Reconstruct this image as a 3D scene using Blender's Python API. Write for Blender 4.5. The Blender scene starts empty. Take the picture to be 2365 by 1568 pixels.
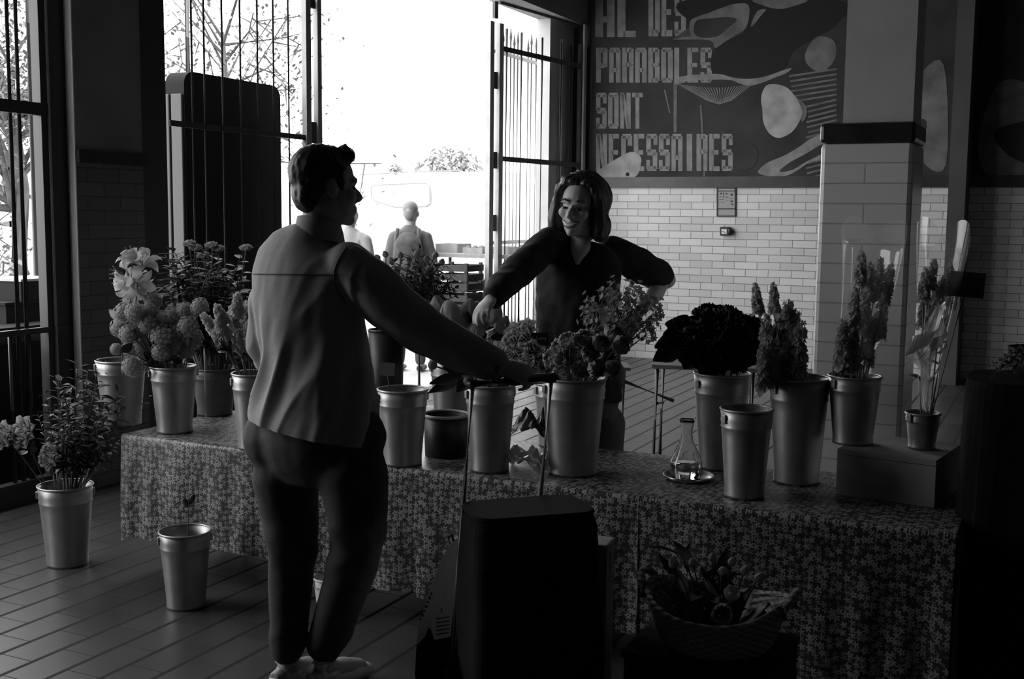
import bpy, bmesh, math, random
from mathutils import Vector, Matrix, Euler, noise, Quaternion
import numpy as np
R = math.radians
rnd = random.Random(11)
scene = bpy.context.scene
COL = scene.collection

# ------------------------------------------------------------------ camera
FPX = 2650.0; IW, IH = 2365.0, 1568.0
CAM = Vector((0.0, 0.0, 1.55))
PITCH = R(6.2); ROLL = 0.010
_F = Vector((0, math.cos(PITCH), -math.sin(PITCH)))
_r0 = Vector((1, 0, 0)); _u0 = Vector((0, math.sin(PITCH), math.cos(PITCH)))
_RT = _r0 * math.cos(ROLL) + _u0 * math.sin(ROLL)
_UP = _r0 * -math.sin(ROLL) + _u0 * math.cos(ROLL)
cam_d = bpy.data.cameras.new('camera'); cam = bpy.data.objects.new('camera', cam_d); COL.objects.link(cam)
cam_d.sensor_width = 36.0; cam_d.lens = 36.0 * FPX / IW; cam_d.clip_start = 0.05; cam_d.clip_end = 400
m = Matrix((( _RT.x, _UP.x, -_F.x, CAM.x), (_RT.y, _UP.y, -_F.y, CAM.y), (_RT.z, _UP.z, -_F.z, CAM.z), (0, 0, 0, 1)))
cam.matrix_world = m
scene.camera = cam
cam_d.dof.use_dof = False

# survey helpers: where a sight line of the photograph meets a depth, a level or a wall
def ray(px, py):
    return (_F + _RT * ((px - IW / 2) / FPX) - _UP * ((py - IH / 2) / FPX))
def at(px, py, Y):
    d = ray(px, py); return CAM + d * (Y / d.y)
def onz(px, py, z):
    d = ray(px, py); return CAM + d * ((z - CAM.z) / d.z)
def onplane(px, py, p0, n):
    d = ray(px, py); return CAM + d * ((p0 - CAM).dot(n) / d.dot(n))

# ------------------------------------------------------------------ materials
MATS = {}
def mat(name, v, rough=0.6, metal=0.0, var=0.0, vs=20.0, bump=0.0, bs=60.0, spec=0.5, trans=0.0, sub=0.0):
    if name in MATS: return MATS[name]
    M = bpy.data.materials.new(name); M.use_nodes = True
    nt = M.node_tree; b = nt.nodes['Principled BSDF']
    b.inputs['Base Color'].default_value = (v, v, v, 1)
    b.inputs['Roughness'].default_value = rough; b.inputs['Metallic'].default_value = metal
    b.inputs['Specular IOR Level'].default_value = spec
    b.inputs['Transmission Weight'].default_value = trans
    tc = nt.nodes.new('ShaderNodeTexCoord')
    if var > 0:
        n = nt.nodes.new('ShaderNodeTexNoise'); n.inputs['Scale'].default_value = vs; n.inputs['Detail'].default_value = 4
        nt.links.new(tc.outputs['Object'], n.inputs['Vector'])
        cr = nt.nodes.new('ShaderNodeMapRange')
        cr.inputs['From Min'].default_value = .3; cr.inputs['From Max'].default_value = .7
        cr.inputs['To Min'].default_value = max(0.0, v * (1 - var)); cr.inputs['To Max'].default_value = v * (1 + var)
        nt.links.new(n.outputs['Fac'], cr.inputs['Value']); nt.links.new(cr.outputs['Result'], b.inputs['Base Color'])
    if bump > 0:
        n2 = nt.nodes.new('ShaderNodeTexNoise'); n2.inputs['Scale'].default_value = bs; n2.inputs['Detail'].default_value = 3
        nt.links.new(tc.outputs['Object'], n2.inputs['Vector'])
        bp = nt.nodes.new('ShaderNodeBump'); bp.inputs['Strength'].default_value = bump; bp.inputs['Distance'].default_value = .01
        nt.links.new(n2.outputs['Fac'], bp.inputs['Height']); nt.links.new(bp.outputs['Normal'], b.inputs['Normal'])
    MATS[name] = M
    return M
class NT:
    def __init__(s, M): s.t = M.node_tree
    def n(s, typ, **kw):
        x = s.t.nodes.new(typ)
        for k, v in kw.items(): setattr(x, k, v)
        return x
    def l(s, a, b): s.t.links.new(a, b)
    def math(s, op, a, b=None, c=None):
        x = s.n('ShaderNodeMath', operation=op)
        for i, q in enumerate((a, b, c)):
            if q is None: continue
            if isinstance(q, (int, float)): x.inputs[i].default_value = q
            else: s.l(q, x.inputs[i])
        return x.outputs[0]

# ------------------------------------------------------------------ mesh building
WL = {}          # world location of the root a child belongs to
def org(o):
    while o is not None and o.name not in WL: o = o.parent
    return WL[o.name] if o is not None else Vector((0, 0, 0))
def frame(t):
    t = t.normalized(); a = Vector((0, 0, 1)) if abs(t.z) < .9 else Vector((1, 0, 0))
    x = t.cross(a).normalized(); y = x.cross(t).normalized(); return x, y
class MB:
    def __init__(s): s.v = []; s.f = []
    def add(s, vs, fs):
        b = len(s.v); s.v.extend(Vector(q) for q in vs); s.f.extend(tuple(b + i for i in f) for f in fs)
    def box(s, c, sz, M=None):
        c = Vector(c); hx, hy, hz = sz[0] / 2, sz[1] / 2, sz[2] / 2
        vs = [Vector((x, y, z)) for x in (-hx, hx) for y in (-hy, hy) for z in (-hz, hz)]
        if M is not None: vs = [M @ q for q in vs]
        s.add([c + q for q in vs], [(0, 1, 3, 2), (4, 6, 7, 5), (0, 4, 5, 1), (2, 3, 7, 6), (0, 2, 6, 4), (1, 5, 7, 3)])
        return s
    def prism(s, pts, vec):
        n = len(pts); vec = Vector(vec); a = [Vector(p) for p in pts]
        s.add(a + [p + vec for p in a], [tuple(range(n))[::-1], tuple(range(n, 2 * n))] + [(i, (i + 1) % n, n + (i + 1) % n, n + i) for i in range(n)])
        return s
    def poly(s, pts): s.add(pts, [tuple(range(len(pts)))]); return s
    def tube(s, pts, r, n=8, cap=True, side=None):
        pts = [Vector(p) for p in pts]; N = len(pts)
        rs = r if isinstance(r, (list, tuple)) else [r] * N
        vs = []; px = None
        for i, p in enumerate(pts):
            t = (pts[min(i + 1, N - 1)] - pts[max(i - 1, 0)])
            if t.length < 1e-9: t = Vector((0, 0, 1))
            if side is not None:
                x = Vector(side); x = (x - t.normalized() * x.dot(t.normalized())).normalized(); y = t.normalized().cross(x)
            else:
                if px is None: x, y = frame(t)
                else:
                    tt = t.normalized(); x = (px - tt * px.dot(tt)).normalized(); y = tt.cross(x)
                px = x
            ra, rb = rs[i] if isinstance(rs[i], (tuple, list)) else (rs[i], rs[i])
            vs += [p + x * (math.cos(2 * math.pi * k / n) * ra) + y * (math.sin(2 * math.pi * k / n) * rb) for k in range(n)]
        fs = [(i * n + k, i * n + (k + 1) % n, (i + 1) * n + (k + 1) % n, (i + 1) * n + k) for i in range(N - 1) for k in range(n)]
        if cap: fs += [tuple(range(n))[::-1], tuple((N - 1) * n + k for k in range(n))]
        s.add(vs, fs); return s
    def lathe(s, prof, c=(0, 0, 0), n=32, closed=False, wob=None):
        c = Vector(c); N = len(prof); vs = []
        for (r, z) in prof:
            for k in range(n):
                a = 2 * math.pi * k / n; rr = r * (1 if wob is None else wob(a, z))
                vs.append(c + Vector((rr * math.cos(a), rr * math.sin(a), z)))
        rng = range(N) if closed else range(N - 1)
        s.add(vs, [(i * n + k, i * n + (k + 1) % n, ((i + 1) % N) * n + (k + 1) % n, ((i + 1) % N) * n + k) for i in rng for k in range(n)])
        return s
    def disc(s, c, r, n=32):
        c = Vector(c); s.add([c + Vector((r * math.cos(2 * math.pi * k / n), r * math.sin(2 * math.pi * k / n), 0)) for k in range(n)], [tuple(range(n))]); return s
    def ell(s, c, rad, M=None, nu=16, nv=10):
        c = Vector(c); vs = []; fs = []
        for j in range(1, nv):
            ph = math.pi * j / nv
            for i in range(nu):
                a = 2 * math.pi * i / nu
                vs.append(Vector((rad[0] * math.sin(ph) * math.cos(a), rad[1] * math.sin(ph) * math.sin(a), rad[2] * math.cos(ph))))
        vs += [Vector((0, 0, rad[2])), Vector((0, 0, -rad[2]))]
        if M is not None: vs = [M @ q for q in vs]
        t = len(vs) - 2
        for j in range(nv - 2):
            for i in range(nu): fs.append((j * nu + i, (j + 1) * nu + i, (j + 1) * nu + (i + 1) % nu, j * nu + (i + 1) % nu))
        for i in range(nu):
            fs.append((t, i, (i + 1) % nu)); b = (nv - 2) * nu; fs.append((t + 1, b + (i + 1) % nu, b + i))
        s.add([c + q for q in vs], fs); return s
    def grid(s, fn, nu, nv):
        vs = [fn(i / nu, j / nv) for j in range(nv + 1) for i in range(nu + 1)]; w = nu + 1
        s.add(vs, [(j * w + i, j * w + i + 1, (j + 1) * w + i + 1, (j + 1) * w + i) for j in range(nv) for i in range(nu)]); return s
    def mesh(s, name, off=None, smooth=False, fix=True):
        me = bpy.data.meshes.new(name); off = off or Vector((0, 0, 0))
        me.from_pydata([tuple(v - off) for v in s.v], [], s.f); me.update()
        if fix:
            bm = bmesh.new(); bm.from_mesh(me); bmesh.ops.recalc_face_normals(bm, faces=bm.faces); bm.to_mesh(me); bm.free()
        if smooth: me.shade_smooth()
        return me
    def build(s, name, M, parent=None, smooth=False, bevel=0.0, solid=0.0, sub=0, fix=True, auto=None):
        me = s.mesh(name, org(parent) if parent is not None else None, smooth, fix)
        return link(name, me, M, parent, bevel, solid, sub, auto)
def link(name, me, M, parent=None, bevel=0.0, solid=0.0, sub=0, auto=None):
    o = bpy.data.objects.new(name, me); COL.objects.link(o)
    if M is not None and not me.materials: me.materials.append(M)
    if parent is not None: o.parent = parent
    if bevel: q = o.modifiers.new('bevel', 'BEVEL'); q.width = bevel; q.segments = 2; q.limit_method = 'ANGLE'
    if solid: q = o.modifiers.new('solid', 'SOLIDIFY'); q.thickness = solid; q.offset = 0
    if sub: q = o.modifiers.new('sub', 'SUBSURF'); q.levels = sub; q.render_levels = sub
    if auto: o.data.shade_smooth() if hasattr(o.data, 'shade_smooth') else None
    return o
def thing(name, loc, label, cat, group=None):
    o = bpy.data.objects.new(name, None); COL.objects.link(o); o.location = loc; o.empty_display_size = .05
    WL[o.name] = Vector(loc); tag(o, label, cat, group); return o
def tag(o, label, cat, group=None, kind=None):
    if label: o['label'] = label
    if cat: o['category'] = cat
    if group: o['group'] = group
    if kind: o['kind'] = kind
    return o
def struct(o): o['kind'] = 'structure'; return o

# ------------------------------------------------------------------ the plan of the hall
ANG = R(25.6)
A = Vector((math.sin(ANG), math.cos(ANG), 0))        # along the gate wall, away from the viewer
B = Vector((math.cos(ANG), -math.sin(ANG), 0))       # along the tiled wall, to the right; also the gate wall's inner normal
Z = Vector((0, 0, 1))
P0 = onz(1470, 826, 0)
_d = ray(1350, 600); _d.z = 0
_s = (P0.y * _d.x - P0.x * _d.y) / (B.x * _d.y - B.y * _d.x)
K = P0 + B * _s                                       # inner corner of the two walls
def gw(px):                                           # distance from the corner along the gate wall
    d = ray(px, 600); return (K.x * d.y - K.y * d.x) / (A.x * d.y - A.y * d.x)
def G(t, w=0.0, z=0.0): return K - A * t + B * w + Z * z
def bw(px, py):                                       # (s, z) on the tiled wall
    p = onplane(px, py, K, A); return (p - K).dot(B), p.z
def T(s, w, z): return K + B * s - A * w + Z * z      # w = distance into the room
ROT = Matrix((( B.x, A.x, 0), (B.y, A.y, 0), (0, 0, 1)))   # local x = B, local y = A
def abox(mb, c, sz): return mb.box(c, sz, ROT)
def wallpiece(name, t0, t1, z0, z1, w0, w1, M):
    m_ = MB(); abox(m_, G((t0 + t1) / 2, (w0 + w1) / 2, (z0 + z1) / 2), (abs(w1 - w0), abs(t1 - t0), z1 - z0)); return struct(m_.build(name, M))
# ------------------------------------------------------------------ setting materials
def tile_mat(name, u, v0, base, grout, bw_=.24, bh=.0775, vary=.12, rough=.22):
    M = bpy.data.materials.new(name); M.use_nodes = True; q = NT(M); b = M.node_tree.nodes['Principled BSDF']
    g = q.n('ShaderNodeNewGeometry'); d = q.n('ShaderNodeVectorMath', operation='DOT_PRODUCT'); d.inputs[1].default_value = u
    q.l(g.outputs['Position'], d.inputs[0]); sx = q.n('ShaderNodeSeparateXYZ'); q.l(g.outputs['Position'], sx.inputs[0])
    cb = q.n('ShaderNodeCombineXYZ'); q.l(d.outputs['Value'], cb.inputs[0]); q.l(q.math('SUBTRACT', sx.outputs[2], v0), cb.inputs[1])
    t = q.n('ShaderNodeTexBrick'); t.offset = .5; t.inputs['Scale'].default_value = 1
    t.inputs['Brick Width'].default_value = bw_; t.inputs['Row Height'].default_value = bh
    t.inputs['Mortar Size'].default_value = .0032; t.inputs['Mortar Smooth'].default_value = .2
    t.inputs['Color1'].default_value = (base * (1 - vary),) * 3 + (1,); t.inputs['Color2'].default_value = (base * (1 + vary),) * 3 + (1,)
    t.inputs['Mortar'].default_value = (grout,) * 3 + (1,)
    q.l(cb.outputs[0], t.inputs['Vector']); q.l(t.outputs['Color'], b.inputs['Base Color'])
    bp = q.n('ShaderNodeBump'); bp.inputs['Strength'].default_value = .5; bp.inputs['Distance'].default_value = .004; bp.invert = True
    q.l(t.outputs['Fac'], bp.inputs['Height']); q.l(bp.outputs['Normal'], b.inputs['Normal'])
    b.inputs['Roughness'].default_value = rough
    return M
def floor_mat():
    M = bpy.data.materials.new('ribbed_floor_tile'); M.use_nodes = True; q = NT(M); b = M.node_tree.nodes['Principled BSDF']
    g = q.n('ShaderNodeNewGeometry')
    def dot(v):
        d = q.n('ShaderNodeVectorMath', operation='DOT_PRODUCT'); d.inputs[1].default_value = v; q.l(g.outputs['Position'], d.inputs[0]); return d.outputs['Value']
    a = dot(A); c = dot(B)
    row = q.math('DIVIDE', c, .157); rowf = q.math('FRACT', row); rowi = q.math('FLOOR', row)
    groove = q.math('LESS_THAN', rowf, .115)
    sh = q.math('MULTIPLY', q.math('MODULO', q.math('ABSOLUTE', rowi), 2), .5)
    colf = q.math('FRACT', q.math('ADD', q.math('DIVIDE', a, .26), sh)); cross = q.math('LESS_THAN', colf, .02)
    n = q.n('ShaderNodeTexNoise'); n.inputs['Scale'].default_value = 2.5; n.inputs['Detail'].default_value = 6
    q.l(g.outputs['Position'], n.inputs['Vector'])
    base = q.math('ADD', q.math('MULTIPLY', n.outputs['Fac'], .04), .03)
    wn = q.n('ShaderNodeTexWhiteNoise'); cb = q.n('ShaderNodeCombineXYZ'); q.l(rowi, cb.inputs[0])
    q.l(q.math('FLOOR', q.math('ADD', q.math('DIVIDE', a, .26), sh)), cb.inputs[1]); q.l(cb.outputs[0], wn.inputs['Vector'])
    base = q.math('MULTIPLY', base, q.math('ADD', q.math('MULTIPLY', wn.outputs['Value'], .35), .82))
    keep = q.math('SUBTRACT', 1, q.math('MAXIMUM', q.math('MULTIPLY', groove, .97), q.math('MULTIPLY', cross, .55)))
    q.l(q.math('MULTIPLY', base, keep), b.inputs['Base Color'])
    b.inputs['Roughness'].default_value = .38
    rr = q.math('ADD', q.math('MULTIPLY', q.math('MAXIMUM', groove, cross), .5), .36); q.l(rr, b.inputs['Roughness'])
    bp = q.n('ShaderNodeBump'); bp.inputs['Strength'].default_value = .7; bp.inputs['Distance'].default_value = .008
    q.l(keep, bp.inputs['Height']); q.l(bp.outputs['Normal'], b.inputs['Normal'])
    return M
M_floor = floor_mat()
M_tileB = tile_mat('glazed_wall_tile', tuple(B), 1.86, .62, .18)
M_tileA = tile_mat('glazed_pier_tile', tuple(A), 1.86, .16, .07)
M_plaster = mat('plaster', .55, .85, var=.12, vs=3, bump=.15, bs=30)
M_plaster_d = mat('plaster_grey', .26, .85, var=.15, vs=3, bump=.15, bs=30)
M_dark_wall = mat('dark_paint', .07, .8, var=.2, vs=2)
M_frieze = mat('dark_glazed_band', .032, .3, var=.3, vs=9)
M_steel = mat('painted_steel', .06, .45, var=.2, vs=12, spec=.5)
M_steel_l = mat('light_painted_steel', .45, .5, var=.12, vs=8)
M_steel_d = mat('dark_steel', .05, .45)
M_ground = mat('pale_paving', .50, .8, var=.12, vs=1.2)

# ------------------------------------------------------------------ room shell
H = 5.4
mb = MB(); c = G(7, 4.0, -.1); abox(mb, c, (8.6, 15.4, .2)); struct(mb.build('floor', M_floor))
mb = MB(); abox(mb, G(7, 4.2, H + .1), (9.4, 15.8, .2)); struct(mb.build('ceiling', M_dark_wall))
mb = MB(); abox(mb, G(7, 8.45, H / 2), (.3, 15.4, H)); struct(mb.build('wall_right', M_dark_wall))
mb = MB(); abox(mb, G(14.85, 4.0, H / 2), (9.2, .3, H)); struct(mb.build('wall_rear', M_dark_wall))
# tiled wall: lower glazed brick, dark band, plaster carrying the mural above
zt = bw(1470, 434)[1]
def tw(name, z0, z1, M, th=.3, out=0.0):
    mb = MB(); abox(mb, T(4.1, -th / 2 + out, (z0 + z1) / 2), (8.9, th, z1 - z0)); return struct(mb.build(name, M))
tw('wall_back_tiled', 0, zt, M_tileB)
tw('wall_back_upper', zt, H, M_dark_wall)
zf = bw(1470, 409)[1]
mb = MB(); abox(mb, T(4.15, .012, (zt + zf) / 2), (8.2, .024, zf - zt)); struct(mb.build('trim_1', M_frieze))
# gate wall, from the corner towards the viewer
tR0 = gw(1331); tR1 = gw(1128); tD0 = tR1; tD1 = gw(738); tL1 = gw(397); tP1 = gw(184)
tJ = gw(1262)
TH = .32
def gtt(px, w):                                       # the same on a plane w in front of / behind the gate wall
    d = ray(px, 600); p0 = G(0, w); k = (p0 - CAM).dot(B) / d.dot(B); return (K - (CAM + d * k)).dot(A)
tc_ = gtt(1264, -.17)
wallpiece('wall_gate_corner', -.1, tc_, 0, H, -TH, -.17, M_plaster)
for i_, (px_, wd_) in enumerate(((1288, .025), (1327, .05))):
    t_ = gtt(px_, -.16); wallpiece('trim_%d' % (5 + i_), t_ - wd_ / 2, t_ + wd_ / 2, 0, 3.42, -.17, -.13, M_plaster)
zl = 3.60
tQ = gw(1243)
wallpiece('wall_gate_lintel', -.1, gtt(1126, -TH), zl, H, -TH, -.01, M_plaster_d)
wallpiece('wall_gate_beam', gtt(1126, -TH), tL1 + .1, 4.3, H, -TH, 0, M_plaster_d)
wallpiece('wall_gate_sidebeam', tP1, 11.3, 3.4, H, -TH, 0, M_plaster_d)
# left pier: dark plaster above, band, glazed tile below
zpt = onplane(275, 381, G(0), B).z; zpb = onplane(275, 352, G(0), B).z
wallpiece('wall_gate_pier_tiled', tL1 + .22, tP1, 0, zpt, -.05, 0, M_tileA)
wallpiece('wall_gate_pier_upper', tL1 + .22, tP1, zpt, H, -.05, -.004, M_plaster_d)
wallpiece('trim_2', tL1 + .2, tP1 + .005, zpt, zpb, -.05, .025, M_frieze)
wallpiece('trim_7', tP1 + .001, tP1 + .008, 0, 3.4, -.055, -.002, mat('daylit_reveal_tone', .8, .7))  # added pale strip, painting in the daylight on the pier's reveal
wallpiece('wall_gate_pier_core', tL1, tP1 - .06, 0, H, -TH, -.05, M_dark_wall)
wallpiece('wall_gate_pier_jamb', tL1, tL1 + .22, 0, H, -.05, -.02, M_steel_d)
# next pier and bays nearer the viewer (left of the frame)
wallpiece('wall_gate_near', 10.3, 14.8, 0, H, -TH, 0, M_dark_wall)
# outside ground
mb = MB(); mb.box((-8, 18, -.11), (90, 70, .1)); struct(mb.build('ground_outside', M_ground))

# free-standing glazed pillar behind the flower table
YP = 4.45
pl0 = at(1895, 700, YP); pr0 = at(2077, 700, YP)
pw = (pr0 - pl0).length
zc0 = at(1985, 329, YP).z; zc1 = at(1985, 282, YP).z
M_pill = tile_mat('glazed_pillar_tile', tuple(Vector((pr0.x - pl0.x, pr0.y - pl0.y, 0)).normalized()), zc0, .78, .5, bw_=.9, bh=.0775, vary=.03)
PB = B.copy(); PA = Vector((-PB.y, PB.x, 0))
PROT = Matrix(((PB.x, PA.x, 0), (PB.y, PA.y, 0), (0, 0, 1)))
def pbox(mb, c, sz): return mb.box(c, sz, PROT)
pc = Vector(((pl0.x + pr0.x) / 2, YP, 0)) + PA * (pw / 2 + .02)
pe = thing('wall_pillar', pc, None, None); pe['kind'] = 'structure'
mb = MB(); pbox(mb, pc + Z * zc0 / 2, (pw + .04, pw + .04, zc0)); mb.build('tiled_shaft', M_pill, pe, bevel=.018)
mb = MB(); pbox(mb, pc + Z * (zc0 + zc1) / 2, (pw + .05, pw + .05, zc1 - zc0)); mb.build('dark_band', M_frieze, pe, bevel=.015)
pu = (at(2090, 140, YP) - at(1932, 140, YP)).length
mb = MB(); pbox(mb, pc + Z * (zc1 + H) / 2 + PB * .03, (pu, pu, H - zc1)); mb.build('plaster_shaft', M_plaster, pe)
# dark slim post further back at the right
sp_ = bw(2226, 600)[0]
def _px(p):
    d = p - CAM; return IW / 2 + FPX * d.dot(_RT) / d.dot(_F)
wp_ = .5; sq_ = sp_
while _px(T(sq_, wp_, 1.5)) > 2186: sq_ -= .01
mb = MB(); abox(mb, T((sp_ + .02 + sq_) / 2, wp_ / 2, H / 2), (sp_ + .02 - sq_, wp_, H)); o = struct(mb.build('wall_partition', M_dark_wall))

# ------------------------------------------------------------------ light
w = bpy.data.worlds.new('overcast_sky'); scene.world = w; w.use_nodes = True
nt = w.node_tree; bg = nt.nodes['Background']
tc = nt.nodes.new('ShaderNodeTexCoord'); sp = nt.nodes.new('ShaderNodeSeparateXYZ'); nt.links.new(tc.outputs['Generated'], sp.inputs[0])
mr = nt.nodes.new('ShaderNodeMapRange'); mr.inputs['From Min'].default_value = -.1; mr.inputs['From Max'].default_value = .9
mr.inputs['To Min'].default_value = .9; mr.inputs['To Max'].default_value = 1.1
nt.links.new(sp.outputs['Z'], mr.inputs['Value'])
cbw = nt.nodes.new('ShaderNodeCombineXYZ')
for i in range(3): nt.links.new(mr.outputs['Result'], cbw.inputs[i])
nt.links.new(cbw.outputs[0], bg.inputs['Color']); bg.inputs['Strength'].default_value = 5.4
def portal(name, t0, t1, z0, z1):
    l = bpy.data.lights.new(name, 'AREA'); l.shape = 'RECTANGLE'; l.size = abs(t1 - t0); l.size_y = z1 - z0
    l.cycles.is_portal = True
    o = bpy.data.objects.new(name, l); COL.objects.link(o)
    # area light shines along its local -Z, which is set to the inner normal B
    X_, Y_, Zl = A, Z, -B
    Y_ = Zl.cross(X_)
    p = G((t0 + t1) / 2, -TH - .05, (z0 + z1) / 2)
    o.matrix_world = Matrix(((X_.x, Y_.x, Zl.x, p.x), (X_.y, Y_.y, Zl.y, p.y), (X_.z, Y_.z, Zl.z, p.z), (0, 0, 0, 1)))
portal('doorway_portal', tR0, tL1, 0, 4.3)
portal('left_grille_portal', tP1, 10.3, 0, 3.4)
scene.view_settings.view_transform = 'Standard'; scene.view_settings.look = 'None'
scene.view_settings.exposure = 0.0; scene.view_settings.gamma = 1.0; scene.view_settings.use_curve_mapping = False
scene.cycles.max_bounces = 8; scene.cycles.diffuse_bounces = 4; scene.cycles.glossy_bounces = 3; scene.cycles.transmission_bounces = 6
scene.cycles.sample_clamp_indirect = 6.0
def S(s, a, z=0.0): return B * s + A * a + Z * z
# ------------------------------------------------------------------ object materials
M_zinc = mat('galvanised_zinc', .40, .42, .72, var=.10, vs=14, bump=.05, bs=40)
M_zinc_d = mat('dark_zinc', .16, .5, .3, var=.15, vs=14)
M_water = mat('dark_water', .02, .05)
M_wood = mat('raw_wood', .34, .7, var=.22, vs=7)
M_wood_d = mat('dark_wood', .10, .7, var=.25, vs=7)
M_black = mat('black_fabric', .009, .9, var=.3, vs=30, spec=.15)
M_blackp = mat('black_plastic', .02, .45)
M_paper = mat('white_paper', .72, .8, var=.04, vs=5)
M_print = mat('printed_ink', .06, .7)
M_white = mat('white_enamel', .8, .5)
M_leaf = mat('leaf', .045, .5, var=.35, vs=25)
M_leaf_l = mat('pale_leaf', .12, .5, var=.3, vs=25)
M_stem = mat('stem', .07, .6)
M_pet_w = mat('white_petal', .44, .6, var=.06, vs=30)
M_pet_p = mat('pale_petal', .33, .6, var=.12, vs=30)
M_pet_m = mat('mid_petal', .22, .6, var=.2, vs=30)
M_pet_d = mat('dark_petal', .03, .7, var=.3, vs=30)
for M_ in (M_pet_w, M_pet_p, M_pet_m):               # thin petals let light through
    q = NT(M_); pb = M_.node_tree.nodes['Principled BSDF']; v_ = pb.inputs['Base Color'].default_value[0]
    tl = q.n('ShaderNodeBsdfTranslucent'); tl.inputs['Color'].default_value = (v_ * 1.3,) * 3 + (1,)
    mx = q.n('ShaderNodeMixShader'); mx.inputs[0].default_value = .35; q.l(pb.outputs[0], mx.inputs[1]); q.l(tl.outputs[0], mx.inputs[2]); q.l(mx.outputs[0], M_.node_tree.nodes['Material Output'].inputs['Surface'])
M_slate = mat('slate', .025, .7)
M_chalk = mat('chalk', .6, .9)
M_chrome = mat('satin_steel', .62, .3, .9)

def cloth_mat():
    M = bpy.data.materials.new('flowered_oilcloth'); M.use_nodes = True; q = NT(M); b = M.node_tree.nodes['Principled BSDF']
    g = q.n('ShaderNodeNewGeometry')
    def dot(v):
        d = q.n('ShaderNodeVectorMath', operation='DOT_PRODUCT'); d.inputs[1].default_value = v; q.l(g.outputs['Position'], d.inputs[0]); return d.outputs['Value']
    s_, a_, z_ = dot(B), dot(A), dot(Z)
    v_ = q.math('SUBTRACT', z_, a_)
    cb = q.n('ShaderNodeCombineXYZ'); q.l(s_, cb.inputs[0]); q.l(v_, cb.inputs[1])
    vo = q.n('ShaderNodeTexVoronoi'); vo.inputs['Scale'].default_value = 46; vo.inputs['Randomness'].default_value = .55; q.l(cb.outputs[0], vo.inputs['Vector'])
    # five-petal rosettes around each cell centre
    sub = q.n('ShaderNodeVectorMath', operation='SUBTRACT'); sc = q.n('ShaderNodeVectorMath', operation='SCALE'); sc.inputs[3].default_value = 1
    q.l(cb.outputs[0], sub.inputs[0]); q.l(vo.outputs['Position'], sub.inputs[1])
    sx = q.n('ShaderNodeSeparateXYZ'); q.l(sub.outputs[0], sx.inputs[0])
    ang = q.math('ARCTAN2', sx.outputs[1], sx.outputs[0])
    lob = q.math('MULTIPLY', q.math('COSINE', q.math('MULTIPLY', ang, 5)), .16)
    rad = q.math('ADD', vo.outputs['Distance'], lob)
    petal = q.math('LESS_THAN', rad, .46); eye = q.math('LESS_THAN', vo.outputs['Distance'], .13)
    val = q.math('ADD', .04, q.math('MULTIPLY', q.math('SUBTRACT', petal, eye), .30))
    q.l(val, b.inputs['Base Color']); b.inputs['Roughness'].default_value = .42
    return M
M_cloth = cloth_mat()
def film_mat(name, t=.72, r=.12):
    M = bpy.data.materials.new(name); M.use_nodes = True; q = NT(M); out = M.node_tree.nodes['Material Output']
    M.node_tree.nodes.remove(M.node_tree.nodes['Principled BSDF'])
    tr = q.n('ShaderNodeBsdfTransparent'); gl = q.n('ShaderNodeBsdfGlossy'); gl.inputs['Roughness'].default_value = r
    df = q.n('ShaderNodeBsdfDiffuse'); df.inputs['Color'].default_value = (.8, .8, .8, 1)
    tl = q.n('ShaderNodeBsdfTranslucent'); tl.inputs['Color'].default_value = (.9, .9, .9, 1)
    m0 = q.n('ShaderNodeMixShader'); m0.inputs[0].default_value = .55; q.l(df.outputs[0], m0.inputs[1]); q.l(tl.outputs[0], m0.inputs[2])
    m1 = q.n('ShaderNodeMixShader'); m1.inputs[0].default_value = .45; q.l(gl.outputs[0], m1.inputs[1]); q.l(m0.outputs[0], m1.inputs[2])
    m2 = q.n('ShaderNodeMixShader'); m2.inputs[0].default_value = 1 - t; q.l(tr.outputs[0], m2.inputs[1]); q.l(m1.outputs[0], m2.inputs[2])
    q.l(m2.outputs[0], out.inputs['Surface']); return M
M_film = film_mat('clear_cellophane', .86, .1)
def glass_mat():
    M = bpy.data.materials.new('clear_glass'); M.use_nodes = True; b = M.node_tree.nodes['Principled BSDF']
    b.inputs['Base Color'].default_value = (.93, .93, .93, 1); b.inputs['Roughness'].default_value = .02; b.inputs['Transmission Weight'].default_value = 1; b.inputs['IOR'].default_value = 1.45
    return M
M_glass = glass_mat()

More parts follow.
